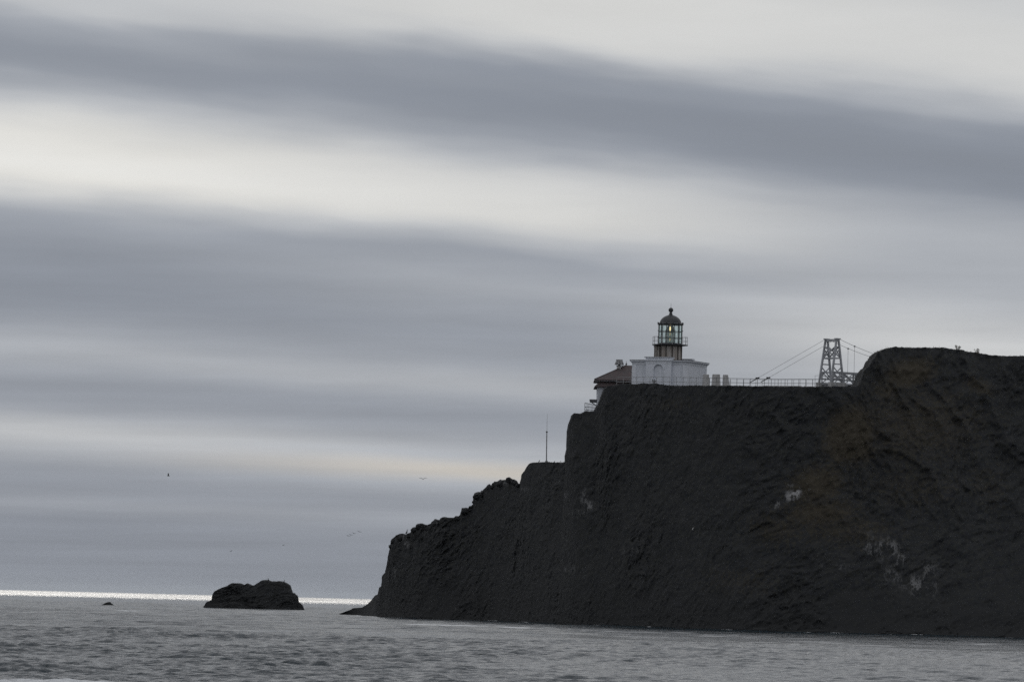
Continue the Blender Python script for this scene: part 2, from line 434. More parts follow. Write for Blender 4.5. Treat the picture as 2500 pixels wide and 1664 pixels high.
# ------------------------------------------------------------------ sea
def hor(px): return 1437 + 0.025 * px
HF = CAM_H * F
P_FOOT = [(820, 39.5), (870, 43), (920, 45), (1000, 47), (1200, 48), (1400, 51.5), (1500, 52.3), (1600, 53.3), (1800, 55), (2500, 56), (3500, 57.5), (5300, 60)]
def interp(x, pts):
    a = np.array(pts, float); return np.interp(x, a[:, 0], a[:, 1])
def build_sea():
    fine = np.linspace(-0.112, 0.112, 480)
    side = np.concatenate([0.112 + (math.pi - 0.112) * (np.linspace(0.06, 1, 14) ** 2.2)])
    ang = np.concatenate([-side[::-1], fine, side])
    near = np.array([0.3, 2, 6, 14, 28, 50, 80, 110, 132])
    mid = np.concatenate([np.geomspace(140, 420, 1480)[:-1], np.geomspace(420, 720, 400)[:-1], np.geomspace(720, 1500, 430)[:-1], np.geomspace(1500, 3200, 180)])
    farr = np.geomspace(3230, 60000, 44)
    d = np.concatenate([near, mid, farr])
    A, D = np.meshgrid(ang, d, indexing='ij')
    x = (D * np.sin(A)).ravel(); y = (D * np.cos(A)).ravel(); D = D.ravel(); A = A.ravel()
    sp_ = np.where(D < 420, 0.00075 * D, np.where(D < 720, 0.0014 * D,  np.where(D < 1500, 0.0017 * D, 0.0042 * D)))
    edge = np.clip((0.118 - np.abs(A)) / 0.006, 0, 1) * np.clip((D - 120) / 25, 0, 1) * np.clip((3200 - D) / 900, 0, 1)
    z = np.zeros(len(x))
    r = np.random.default_rng(11)
    n = 96
    for i in range(n):
        lam = 0.35 * (1.5 / 0.35) ** r.random() if i < 66 else 2.5 * (12 / 2.5) ** r.random()
        th = r.normal(0, 0.38 if i < 66 else 0.28) + R(-98)
        k = 2 * math.pi / lam
        kx, ky = k * math.cos(th), k * math.sin(th)
        slope = 0.022 if i < 66 else 0.014 * np.clip((D - 200) / 350, 0.35, 1)
        lamy = 2 * math.pi / abs(ky)
        att = np.clip((lamy / sp_ - 2.2) / 2.2, 0, 1)
        ph = kx * x + ky * y + r.random() * 6.28
        # wave groups: slow, irregular gain over the water
        z += att * slope / k * 1.414 * (np.sin(ph) + 0.22 * np.sin(2 * ph + 1.57))
    sg_ = z[(D > 150) & (D < 400)].std()
    z = sg_ * (np.exp(0.26 * np.clip(z / sg_, -4, 3.2)) - 1) / 0.26
    grp = fbm(np.stack([x * 0.045, y * 0.012, np.zeros(len(x))], 1), 3)
    z *= np.clip(0.95 + 0.5 * grp, 0.5, 1.6) * edge
    z *= 1.1 - 0.35 * np.clip((x + 12) / 44, 0, 1)
    foam = np.zeros(len(x))
    def streak(px0, py0, px1, py1, wid, s):
        Y0, Y1 = HF / (py0 - hor(px0)), HF / (py1 - hor(px1))
        a = np.array(at(px0, py0, Y0))[:2]; b = np.array(at(px1, py1, Y1))[:2]
        ab = b - a; t = np.clip(((x - a[0]) * ab[0] + (y - a[1]) * ab[1]) / (ab @ ab), 0, 1)
        dx = x - a[0] - t * ab[0]; dy = y - a[1] - t * ab[1]
        g = s * np.exp(-((dx ** 2 + dy ** 2) / wid ** 2)) * (0.75 + 0.5 * fbm(np.stack([x * .25, y * .05, 0 * x], 1), 3))
        np.maximum(foam, g, out=foam)
    streak(1085, 1526, 1262, 1533, 6, 0.9)
    streak(300, 1491, 395, 1492, 6, 0.75)
    streak(-300, 1668, 95, 1662, 4, 1.0)
    streak(150, 1672, 210, 1666, 2.2, 0.85)
    # broken surf along the foot of the cliff
    fr = np.abs(A) < 0.13
    px = F * x[fr] / y[fr].clip(1, None) + 1250
    Yb = HF / interp(px, P_FOOT)
    front = Yb - y[fr]
    al = fbm(np.stack([px * 0.022, 0 * px, 0 * px + 3], 1), 4, 0.6)
    sf = np.exp(-((front - 5) / 8.0) ** 2) * np.clip(-0.05 + 1.6 * al, 0, 1.0) * (px > 838)
    foam[fr] = np.maximum(foam[fr], sf)
    P = np.stack([x, y, z], 1)
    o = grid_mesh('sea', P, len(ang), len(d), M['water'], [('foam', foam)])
    o['kind'] = 'structure'; o['label'] = 'grey choppy sea reaching to a bright horizon'
    return o
sea = build_sea()

# ------------------------------------------------------------------ added overcast slab shading the coast
# unseen slab added to block the sun; past its ragged edge far water is lit
def shade_cloud():
    mt = bpy.data.materials.new('shade_cloud_vapour'); mt.use_nodes = True; nt = mt.node_tree
    tl = nt.nodes.new('ShaderNodeBsdfTranslucent'); tl.inputs[0].default_value = (0.95, 0.95, 0.96, 1)
    nt.links.new(tl.outputs[0], nt.nodes['Material Output'].inputs[0]); nt.nodes.remove(nt.nodes['Principled BSDF'])
    n = 200
    u, v = np.meshgrid(np.linspace(0, 1, n), np.linspace(0, 1, n), indexing='ij'); u = u.ravel(); v = v.ravel()
    x = -10000 + 20000 * u
    edge = np.minimum(SHADE_CLOUD_EDGE + 900 * fbm(np.stack([x * 0.0035, 0 * x, 0 * x], 1), 5, 0.7), 5450)
    y = -9000 + (edge + 9000) * v ** 0.7
    rim = np.clip(np.minimum(np.minimum(u, 1 - u) * 12, np.minimum(v * 12, (1 - v) * 9)), 0, 1)
    b = 690 + 30 * fbm(np.stack([x * .0012, y * .0012, 0 * x], 1), 4) + 25 * (1 - rim)
    t = b + 3 + 110 * np.sqrt(rim) * (1 + 0.4 * fbm(np.stack([x * .001, y * .001, 0 * x + 5], 1), 3))
    lo = np.stack([x, y, b], 1); hi = np.stack([x, y, t], 1)
    i, j = np.meshgrid(np.arange(n - 1), np.arange(n - 1), indexing='ij'); a = (i * n + j).ravel()
    q = np.stack([a, a + n, a + n + 1, a + 1], 1); m = n * n
    fs = q[:, ::-1].tolist() + (q + m).tolist()
    k = np.arange(n - 1)
    for s0 in (k, (n - 1) * n + k): fs += np.stack([s0, s0 + 1, s0 + 1 + m, s0 + m], 1).tolist()
    for s0 in (k * n, k * n + n - 1): fs += np.stack([s0, s0 + n, s0 + n + m, s0 + m], 1).tolist()
    me = bpy.data.meshes.new('shade_cloud'); me.from_pydata(np.concatenate([lo, hi]).tolist(), [], fs); me.materials.append(mt)
    o = bpy.data.objects.new('shade_cloud', me); C.objects.link(o); o['kind'] = 'structure'; o['label'] = 'unseen overcast slab added to shade the near water'
SHADE_CLOUD_EDGE = 4250.0
shade_cloud()

# ------------------------------------------------------------------ headland
crest = [(826,1498),(835,1495),(857,1487),(860,1484),(883,1482.5),(897,1474),(907,1464),(915,1453),(922,1451),(926,1433),(931,1431),(933,1418),(933,1405),(940,1397),
 (943,1385),(945,1372),(948,1355),(951,1340),(954,1324),(960,1313),(968,1306),(973,1305),(979,1303),(987,1305),(990,1305),(992,1303),(998.5,1303),(1004,1296),(1009,1288),
 (1018,1287),(1019,1281),(1024,1278),(1029,1278),(1035.5,1281),(1043,1281.5),(1048,1279),(1052,1278),(1055,1273),(1062,1269),(1070,1269),(1073,1270),(1075,1265),(1082,1262),
 (1095,1264),(1107,1264),(1111,1260),(1118,1260.5),(1123,1257),(1126,1247),(1127,1240),(1132,1240),(1143,1240),(1149,1237),(1153,1231.6),(1158,1230),(1155,1222),(1155,1218),
 (1159,1211),(1167,1201.5),(1178,1200),(1179.5,1195),(1188,1188),(1193,1182.5),(1199,1184),(1206,1182),(1207,1175),(1213,1175.6),(1220.5,1172.7),(1232.6,1171),(1238.6,1170),
 (1239,1165),(1244.6,1165),(1250,1169),(1256,1169.6),(1261,1175),(1263,1179),(1269,1181),(1272,1169.6),(1274,1157.6),(1282.5,1147),(1287,1138),(1291,1133),(1295,1130),
 (1302,1128.6),(1333,1127.6),(1348.5,1128),(1371,1128.6),(1381,1127.5),(1383,1119),(1382.5,1111),(1384,1102.4),(1388,1088),(1388.6,1081),(1387.6,1066.7),(1389,1052.7),(1388,1047.6),
 (1391,1031),(1398,1014.4),(1398,1010.6),(1402,1008.3),(1409.7,1008.7),(1415,1010),(1420,1008.7),(1427.5,1003.6),(1441.6,1003.6),(1453,1003),(1457,998),(1461,987.6),(1464,980),
 (1474.6,951.5),(1482,942),(1499.5,941),(1515,937),(1537.7,937),(1553,938),(1564.5,935.5),(1572,935.5),(1583.6,937),(1601,936),(1620,939),(1648.7,941),(1706,940.5),(1731,941),(1800,941.5),
 (1845,943),(1956,944),(1986.5,944),(2063,944),(2088,944),(2093,941),(2100,931),(2105,918),(2109,905),(2116,897.5),(2121,895),(2128.4,879),(2134,873.5),(2142,861),(2151.4,855.4),
 (2163,850.6),(2176,848.3),(2184,846.6),(2187,845.6),(2190,847.3),(2195,847.7),(2241,848.3),(2308,848.7),(2318,850.6),(2352,854.4),(2358,857),(2385,860),(2404,863),(2425,867),(2461,869),
 (2500,869),(2600,874),(2800,868),(3050,885),(3300,905),(3700,960),(4200,1060),(4700,1200),(5100,1400),(5300,1560)]

def interp(x, pts):
    a = np.array(pts, float); return np.interp(x, a[:, 0], a[:, 1])

def smooth1(a, n):
    k = np.hanning(2 * n + 1); k /= k.sum()
    return np.convolve(np.pad(a, n, mode='edge'), k, mode='valid')

def ridge(name, crest, step, p_of, setback_of, thick_of, nv, nb, block_amp, soil_of, seed, mat, front_profile=0.75, attrs_fn=None, out_px=1e9, out_step=14, jag=0.05):
    cr = np.array(crest, float)
    seg = np.hypot(*np.diff(cr, axis=0).T); s = np.concatenate([[0], np.cumsum(seg)])
    s_out = np.interp(out_px, cr[:, 0], s) if out_px < cr[-1, 0] else s[-1]
    t = np.concatenate([np.arange(0, s_out, step), np.arange(s_out, s[-1], out_step), [s[-1]]])
    t = np.unique(t)
    cx = np.interp(t, s, cr[:, 0]); cy = np.interp(t, s, cr[:, 1])
    n = len(t)
    # foot of every fall line on the waterline, spread under steps of the crest
    tt = np.linspace(0, s[-1], 4000); bxx = smooth1(np.interp(tt, s, cr[:, 0]), 240 if out_px < 1e8 else 110)
    bxx = np.maximum.accumulate(bxx); bxx = bxx + np.linspace(0, 1, len(bxx)) * 1e-3
    bx = np.interp(t, tt, bxx)
    e = np.clip(t / 120, 0, 1); bx = bx * e + cx * (1 - e)
    e = np.clip((s[-1] - t) / 120, 0, 1); bx = bx * e + cx * (1 - e)
    p = smooth1(p_of(bx), min(60, n // 6))
    Yb = HF / p
    B = np.array([at(a, hor(a) + q, y) for a, q, y in zip(bx, p, Yb)]); B[:, 2] = 0
    hgt = np.clip((hor(cx) + p - cy), 0, None)          # px
    Yc = Yb + setback_of(cx, hgt)
    Yc = smooth1(Yc, min(36, n // 8))
    Cc = np.array([at(a, b, y) for a, b, y in zip(cx, cy, Yc)])
    v = np.linspace(0, 1, nv)
    lat = B[:, None, :] + (Cc - B)[:, None, :] * v[None, :, None]
    g = v ** front_profile
    lat[:, :, 1] = B[:, None, 1] + (Cc - B)[:, None, 1] * g[None, :]
    under = B.copy(); under[:, 2] = -2.5; under[:, 1] -= 1.5
    th = thick_of(cx, hgt)
    back = []
    for k in range(1, nb + 1):
        q = k / nb
        pt = Cc.copy()
        if q < 0.6:
            pt[:, 1] += th * (q / 0.6); pt[:, 2] += 0.022 * th * (q / 0.6)
        else:
            r = (q - 0.6) / 0.4
            pt[:, 1] += th + 0.5 * th * r; pt[:, 2] = (Cc[:, 2] + 0.022 * th) * (1 - r ** 1.3) - 2.5 * r
        back.append(pt)
    G = np.concatenate([under[:, None], lat, np.stack(back, 1)], 1)
    nvv = G.shape[1]
    P = G.reshape(-1, 3).copy()
    U = np.repeat(np.arange(n), nvv); V = np.tile(np.arange(nvv), n)
    soil = soil_of(np.repeat(cx, nvv), P)
    o_ = seed * 13.7
    warp = np.stack([perlin(P * 0.21 + o_), perlin(P * 0.21 + o_ + 31), perlin(P * 0.21 + o_ + 67)], 1) * 1.1
    q = P + warp
    tilt = np.array([[0.88, 0, 0.47], [0, 1, 0], [-0.47, 0, 0.88]])
    qt = q @ tilt.T * np.array((0.75, 1, 1.25))
    qs = qt * np.array((0.95, 1, 1.1))
    rock = block_amp * (1.5 * fbm(qs * 0.17 + o_, 7, 0.60, ridged=True) + 0.9 * fbm(qs * 0.7 + o_ + 5, 5, 0.62, ridged=True)
                        + 0.7 * blocks(qt / 2.3 + o_ + 9) + 0.5 * blocks(qt / 0.9 + o_ + 21))
    earth = 1.5 * fbm(np.stack([q[:, 0] * 0.22 + q[:, 2] * 0.08, q[:, 1] * 0.1, q[:, 2] * 0.06], 1) + o_, 3, ridged=True) * 0.6 \
        + 0.42 * fbm(q * 0.6 + o_, 5, 0.62)
    craggy = np.clip(0.85 + 1.1 * fbm(P * 0.075 + o_ + 3, 3), 0.25, 1.9)
    dsp = rock * craggy * (1 - soil) + earth * soil
    gul = fbm(np.stack([q[:, 0] * 0.10 + q[:, 2] * 0.035, q[:, 1] * 0.03, q[:, 2] * 0.03], 1) + o_ * 2, 3)
    dsp = dsp + 5.0 * block_amp * gul
    fr = np.where(V <= nv, 1.0, np.exp(-(V - nv) * 0.35))
    lim = np.repeat(np.clip(hgt / 90.0, 0.08, 1), nvv)
    P[:, 1] -= dsp * fr * lim
    inner = np.clip((nv - V) / 10.0, 0.0, 1) * (V <= nv)
    ja = jag * (1 - soil) + 0.06 * soil
    P[:, 0] += (0.25 * block_amp * blocks(qt / 1.1 + 40) * inner + ja * fbm(q * 1.9 + 5, 3)) * lim
    P[:, 2] += (0.25 * block_amp * blocks(qt / 1.1 + 80) * inner + ja * fbm(q * 1.9 + 15, 3)) * lim * (V > 0)
    attrs = attrs_fn(P, soil) if attrs_fn else []
    return grid_mesh(name, P, n, nvv, mat, attrs), (cx, cy, Yc)

def blob(P, px, py, rx, ry, Y=708, rot=0.0):
    c = at(px, py, Y); k = F / Y
    dx = (P[:, 0] - c[0]) * k; dz = (P[:, 2] - c[2]) * k
    cr_, sr = math.cos(rot), math.sin(rot)
    a = dx * cr_ + dz * sr; b = -dx * sr + dz * cr_
    return np.exp(-((a / rx) ** 2 + (b / ry) ** 2))

def head_attrs(P, soil):
    g = np.zeros(len(P))
    for (px, py, rx, ry, s, rot, Y) in [
        (1425, 1222, 12, 42, 0.78, 0.1, 735), (1438, 1236, 16, 12, 0.92, 0.5, 735), (1384, 1205, 7, 14, 0.8, 0, 735), (1405, 1250, 26, 18, 0.6, 0, 735),
        (1945, 1203, 32, 14, 1.6, 0.35, 675), (1915, 1222, 22, 8, 1.4, 0.75, 675), (1985, 1192, 18, 6, 0.8, 0.5, 675), (1943, 1180, 12, 9, 0.7, 0, 675),
        (2175, 1335, 80, 40, 0.74, -0.3, 668), (2205, 1385, 50, 60, 0.68, -0.4, 668), (2260, 1425, 85, 36, 0.70, -0.25, 668), (2290, 1390, 40, 40, 0.6, 0, 668), (2060, 1385, 70, 24, 0.5, 0, 670),
        (981, 1314, 20, 10, 1.0, 0, 815), (995, 1329, 14, 9, 0.95, -0.4, 815), (962, 1400, 10, 30, 0.7, 0, 815), (1229, 1179, 14, 6, 0.9, 0, 780),
        (1066, 1277, 10, 6, 0.8, 0, 800), (1055, 1300, 40, 10, 0.5, 0.4, 800), (1280, 1195, 24, 10, 0.6, 0, 770), (1530, 1345, 50, 16, 0.5, 0, 715), (1390, 1390, 60, 20, 0.5, 0, 740),
        (1690, 1075, 22, 4, 0.6, 0, 706), (1605, 1025, 6, 30, 0.55, 0, 712), (1120, 1485, 60, 10, 0.5, 0, 795)]:
        g = np.maximum(g, s * blob(P, px, py, rx, ry, Y, rot))
    nse = fbm(np.stack([P[:, 0] * 0.9, P[:, 1] * 0.3, P[:, 2] * 0.55], 1) + 3, 4, 0.6)
    g = g * np.clip(0.95 + 0.5 * nse, 0.4, 1.5)
    d = np.zeros(len(P))
    for (px, py, rx, ry, s, rot, Y) in [
        (2230, 905, 80, 42, 0.9, 0.3, 690), (2170, 950, 60, 40, 0.6, 0, 690), (2080, 1060, 70, 90, 1.0, -0.5, 685), (2110, 1090, 40, 60, 0.7, 0, 685), (2000, 1180, 90, 60, 0.8, 0.3, 680), (2010, 1250, 120, 50, 0.7, 0.1, 678),
        (2330, 960, 120, 30, 0.45, 0, 680), (2420, 930, 60, 30, 0.6, -0.4, 680), (2250, 1030, 260, 150, 0.52, 0.1, 680), (2080, 1290, 200, 60, 0.5, 0.0, 672), (1800, 1420, 160, 60, 0.4, 0, 690), (2420, 1010, 80, 60, 0.4, 0, 675), (2250, 1180, 200, 90, 0.42, 0, 672), (1640, 990, 90, 28, 0.4, 0, 712), (1900, 1290, 110, 60, 0.5, 0, 684), (2440, 1180, 80, 90, 0.4, 0, 672)]:
        d = np.maximum(d, s * blob(P, px, py, rx, ry, Y, rot))
    return [('guano', g), ('dry', d)]

def p_head(b): return interp(b, P_FOOT)
def setback(cx, h): return h / 18.7 * interp(cx, [(800, 0.8), (1000, 0.6), (1270, 0.5), (1400, 0.4), (1700, 0.36), (2080, 0.5), (2200, 0.72), (2500, 0.85), (5300, 1.2)])
def thick(cx, h): return np.clip(h / 18.7 * 1.2, 1, None).clip(0, 1e9) * 0 + np.minimum(h / 18.7 * 0.9 + 1.5, interp(cx, [(800, 6), (1300, 13), (1440, 26), (2060, 26), (2110, 13), (2220, 14), (2300, 50), (3500, 90), (5300, 60)]))
def soil_f(cx, P): 
    a = interp(cx, [(800, 0), (1360, 0.0), (1460, 0.12), (1800, 0.25), (1990, 0.5), (2120, 0.9), (2500, 0.95)])
    z = np.clip((P[:, 2] - 6) / 12, 0, 1)
    return a * (0.25 + 0.75 * z)
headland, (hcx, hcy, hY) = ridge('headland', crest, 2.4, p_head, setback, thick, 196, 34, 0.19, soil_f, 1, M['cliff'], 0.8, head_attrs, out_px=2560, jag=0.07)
headland['kind'] = 'structure'; headland['label'] = 'dark sea cliff headland stepping up from a low rocky tip to a rounded hill'
def ground(px):      # height and depth of the cliff edge at a photograph column
    i = np.argmin(np.abs(hcx - px)); return hY[i]

# --- sea stack and skerry
rockc = [(494,1482),(497,1480),(502.5,1470),(510,1466),(516,1464),(518.4,1450),(523.7,1442.6),(538.5,1435),(553,1430),(564,1423.5),(579,1424),(587,1424.6),(595,1427.8),(601.8,1423.5),
 (611.7,1429),(618,1429),(627.7,1423.5),(639,1416.5),(651,1416.5),(659.5,1419),(672,1420),(678.6,1418.6),(693.5,1421.4),(707,1429),(710.4,1439.4),(713.6,1447.5),(718.5,1447.5),(721,1452),
 (725.3,1453),(728.5,1468),(738,1476.6),(744,1489.5),(745,1490)]
rock_o, (rcx, rcy, rY) = ridge('sea_rock', rockc, 1.6, lambda b: 33.3 + 0 * b, lambda c, h: h / 12 * 0.9, lambda c, h: h / 12 * 1.0 + 1, 60, 24, 0.5,
                               lambda c, P: 0 * c, 5, M['cliff'], 0.8, lambda P, s: [('guano', 0.55 * np.clip(fbm(P * 0.4, 3), 0, 1) * np.clip((P[:, 2] - 3) / 3, 0, 1)), ('dry', np.zeros(len(P)))], jag=0.15)
tag(rock_o, 'dark twin-humped rock standing alone in the sea left of the headland', 'rock')
sk, _ = ridge('skerry', [(247, 1476.4), (252, 1473.6), (257, 1470.8), (264, 1468.6), (269, 1469), (272, 1472.5), (279, 1476.8)], 0.8, lambda b: 32.8 + 0 * b, lambda c, h: h / 12 * 0.9, lambda c, h: h / 12 + 0.6, 16, 10, 0.12,
              lambda c, P: 0 * c, 8, M['cliff'], 0.8, lambda P, s: [('guano', np.zeros(len(P))), ('dry', np.zeros(len(P)))], jag=0.05)
tag(sk, 'small low rock just breaking the water far left', 'rock')

# --- boulders on the stepped left ridge: pieces of the headland
def boulder_mesh(seed, gv=0.0):
    bm = bmesh.new(); bmesh.ops.create_icosphere(bm, subdivisions=3, radius=1.0)
    P = np.array([v.co[:] for v in bm.verts])
    d = 0.38 * blocks(P * 0.9 + seed * 7.1) + 0.10 * fbm(P * 1.6 + seed, 3)
    P = P * (1 + d)[:, None] * np.array((1.15, 0.95, 0.9))
    for v, p in zip(bm.verts, P): v.co = p
    me = bpy.data.meshes.new('boulder'); bm.to_mesh(me); bm.free()
    at_ = me.attributes.new('guano', 'FLOAT', 'POINT'); at_.data.foreach_set('value', (gv * np.clip(0.5 + P[:, 2], 0, 1.3)).astype(np.float32))
    me.materials.append(M['cliff'])
    return me
bms = [boulder_mesh(i) for i in range(5)]; bmc = [boulder_mesh(i + 9, 0.55) for i in range(5)]
bl = [(1024, 1283, 7), (1064, 1274, 8), (1012, 1292, 6), (979, 1309, 9), (1244, 1170, 6), (1256, 1175, 6), (1224, 1178, 8), (1194, 1187, 6), (1166, 1208, 9), (1138, 1246, 7),
      (1210, 1180, 6), (1180, 1202, 7), (1159, 1222, 6), (1113, 1264, 5), (1089, 1268, 6), (1045, 1286, 7), (962, 1318, 6), (1150, 1240, 6), (955, 1332, 5), (1000, 1304, 5), (1264, 1182, 4), (1203, 1186, 5)]
for i, (px, py, r) in enumerate(bl):
    j = np.argmin(np.hypot(hcx - px, hcy - py)); Y = hY[j] - 0.6
    o = bpy.data.objects.new('boulder', bmc[i % 5]); s = 1.3 * r / (F / Y)
    o.location = at(px, py + 2.5, Y); o.rotation_euler = (random.uniform(-.4, .4), random.uniform(-.4, .4), random.random() * 6); o.scale = (s, s, s)
    C.objects.link(o); o.parent = headland

# thin sea haze
def haze():
    mt = bpy.data.materials.new('haze_air'); mt.use_nodes = True; nt = mt.node_tree
    nt.nodes.remove(nt.nodes['Principled BSDF'])
    v = nt.nodes.new('ShaderNodeVolumePrincipled'); v.inputs['Color'].default_value = (0.86, 0.92, 1.0, 1)
    v.inputs['Density'].default_value = HAZE; v.inputs['Anisotropy'].default_value = 0.2
    nt.links.new(v.outputs[0], nt.nodes['Material Output'].inputs['Volume'])
    mb = MB(); mb.box((0, 0, 0), (1, 0, 0), (0, 1, 0), -62000, 62000, -62000, 62000, -3.6, 51.0)
    me = bpy.data.meshes.new('haze'); me.from_pydata(mb.v, [], mb.f); me.materials.append(mt)
    o = bpy.data.objects.new('haze', me); C.objects.link(o); o['kind'] = 'stuff'; o['label'] = 'thin grey sea haze'
HAZE = 2.0e-5
if HAZE: haze()

# --- low rocks awash along the foot of the cliff: pieces of the headland
rr = random.Random(21)
for i in range(64):
    px = rr.choice((rr.uniform(850, 1500), rr.uniform(1150, 2490), rr.uniform(1600, 2490)))
    py0 = hor(px) + float(p_head(np.array([px]))[0]); Y = HF / (py0 - hor(px)) - rr.uniform(0.2, 3.0)
    c_ = at(px, py0, Y); s = rr.uniform(0.22, 0.62)
    o = bpy.data.objects.new('boulder', bms[i % 5]); o.location = (c_[0], Y, rr.uniform(-0.2, 0.08)); o.rotation_euler = (rr.random() * 6, rr.random() * 6, rr.random() * 6)
    o.scale = (s * rr.uniform(1.0, 2.6), s * 1.4, s * 0.8) ; o.rotation_euler = (0, 0, rr.uniform(-.4, .4)); C.objects.link(o); o.parent = headland

# surface lookup
dg = bpy.context.evaluated_depsgraph_get()
me = headland.data
def bvh_of(o):
    me = o.data; n = len(me.vertices); a = np.empty(n * 3, np.float32); me.vertices.foreach_get('co', a)
    q = np.empty(len(me.loops), np.int32); me.loops.foreach_get('vertex_index', q)
    return BVHTree.FromPolygons(a.reshape(-1, 3).tolist(), q.reshape(-1, 4).tolist())
hb = bvh_of(headland); rb_ = bvh_of(rock_o)
def hit(px, py, tree=None):
    d = fwd * F + right * (px - 1250) + up * (832 - py); d /= np.linalg.norm(d)
    h = (tree or hb).ray_cast(Vector((0, 0, CAM_H)), Vector(d))
    return h[0], h[1]
def drop(x, y, tree=None):
    h = (tree or hb).ray_cast(Vector((x, y, 90)), Vector((0, 0, -1)))
    return h[0].z if h[0] else 0.0

# ------------------------------------------------------------------ lighthouse
LY = 734.0
K = F / LY                                   # pixels per metre there
lc = at(1633.6, 941, LY)
zg = at(1633.6, 941, LY)[2]
th_ = R(22)
e1 = np.array((math.cos(th_), -math.sin(th_), 0)); e2 = np.array((math.sin(th_), math.cos(th_), 0))
def zpx(py, px=1633.6, Y=LY): return at(px, py, Y)[2]
O = np.array((lc[0], lc[1], 0.0))
lh = thing('lighthouse', (lc[0], lc[1], zg - 0.6), 'white lighthouse with black domed lantern and lit lamp on the cliff edge', 'lighthouse')
HW, HL = 3.95, 3.95
zw = zpx(889)                                # underside of cornice
zt = zpx(883)                                # top of cornice
zb = zg - 1.2
zr = zpx(875.5)                              # top of raised parapet
wl = MB(); wl.box(O, e1, e2, -HW, HW, -HL, HL, zb, zt - 0.05)
wall = obj('wall', wl, 'white', lh)
def flare(mb, x0, x1, y0, y1, z0, z1, o0, o1):
    """cornice: a cove that leans outwards and a lip on top"""
    zs = [(z0, o0), (z0 + 0.5 * (z1 - z0), o0 + 0.28 * (o1 - o0)), (z0 + 0.82 * (z1 - z0), o1), (z1, o1)]
    for (za, oa), (zb_, ob) in zip(zs[:-1], zs[1:]):
        pts = []
        for zz_, oo in ((za, oa), (zb_, ob)):
            for a, b in ((x0 - oo, y0 - oo), (x1 + oo, y0 - oo), (x1 + oo, y1 + oo), (x0 - oo, y1 + oo)):
                pts.append(O + e1 * a + e2 * b + np.array((0, 0, zz_)))
        mb.hexa(pts)
cm = MB(); flare(cm, -HW, HW, -HL, HL, zw - 0.28, zt, 0.02, 0.30); obj('cornice', cm, 'trim', lh)
cp_ = MB(); cp_.box(O, e1, e2, -HW - 0.32, HW + 0.32, -HL - 0.32, HL + 0.32, zt + 0.003, zt + 0.075); obj('roof', cp_, 'coping', lh)
# corner pilasters
for sx, sy in ((-1, -1), (1, -1), (1, 1)):
    pm = MB(); a0 = sx * HW; b0 = sy * HL
    pm.box(O, e1, e2, min(a0, a0 - sx * 0.55) - (0.05 if sx < 0 else 0), max(a0, a0 - sx * 0.55) + (0.05 if sx > 0 else 0),
           min(b0, b0 - sy * 0.55) - (0.05 if sy < 0 else 0), max(b0, b0 - sy * 0.55) + (0.05 if sy > 0 else 0), zb, zw - 0.30)
    obj('pilaster', pm, 'trim', lh)
# entrance bay with arched niche, in front of the facade (towards -e2)
bx0, bx1 = -1.85, 1.85; by = -HL - 0.42
ar, az_top = 0.68, zpx(893.5)
cz = az_top - ar
bay = MB()
na = 16
arc = [(ar * math.cos(math.pi * k / na), cz + ar * math.sin(math.pi * k / na)) for k in range(na + 1)]
def face_quad(pts, y): return [O + e1 * a + e2 * y + np.array((0, 0, z)) for a, z in pts]
ztop = zt + 0.02
yb_ = -HL - 0.003
niche = by + 0.20
# front face left and right of the arch, strip over the arch, reveal and the niche back
bay.add(face_quad([(bx0, zb), (-ar, zb), (-ar, cz), (bx0, cz)], by), [(0, 1, 2, 3)])
bay.add(face_quad([(ar, zb), (bx1, zb), (bx1, cz), (ar, cz)], by), [(0, 1, 2, 3)])
for k in range(na):
    a, b = arc[k], arc[k + 1]
    def outp(p):
        x = p[0] / ar
        return (bx1 if x > 0.999 else bx0 if x < -0.999 else p[0] * (bx1 / ar), ztop)
    bay.add(face_quad([a, outp(a), outp(b), b], by), [(0, 1, 2, 3)])
    q = [O + e1 * p[0] + e2 * yy + np.array((0, 0, p[1])) for p, yy in ((a, by), (b, by), (b, niche), (a, niche))]
    bay.add(q, [(0, 1, 2, 3)])
for sgn in (-1, 1):
    q = [O + e1 * sgn * ar + e2 * yy + np.array((0, 0, z)) for yy, z in ((by, zb), (by, cz), (niche, cz), (niche, zb))]
    bay.add(q, [(0, 1, 2, 3)])
    xx = bx0 if sgn < 0 else bx1
    bay.add(face_quad([(sgn * ar, cz), (xx, cz), (xx, ztop)], by), [(0, 1, 2)])
    bay.add([O + e1 * xx + e2 * yy + np.array((0, 0, z)) for yy, z in ((by, zb), (by, cz), (by, ztop), (yb_, ztop), (yb_, zb))], [(0, 1, 2, 3, 4)])
bay.add([O + e1 * a + e2 * yy + np.array((0, 0, ztop)) for a, yy in ((bx0, by), (bx1, by), (bx1, yb_), (bx0, yb_))], [(0, 1, 2, 3)])
bay_o = obj('entrance_bay', bay, 'white', lh)
nb_ = MB(); nb_.add(face_quad([(-ar, zb), (ar, zb), (ar, cz)] + arc[1:-1] + [(-ar, cz)], niche + 0.001), [tuple(range(na + 3))])
obj('niche', nb_, 'white', bay_o)
hood = MB()
for k in range(na):
    a0, a1 = math.pi * k / na, math.pi * (k + 1) / na
    pts = []
    for yy in (by - 0.04, by - 0.004):
        for rr, aa in ((ar + 0.03, a0), (ar + 0.19, a0), (ar + 0.19, a1), (ar + 0.03, a1)):
            pts.append(O + e1 * rr * math.cos(aa) + e2 * yy + np.array((0, 0, cz + rr * math.sin(aa))))
    hood.hexa(pts)
obj('arch_moulding', hood, 'white', bay_o)
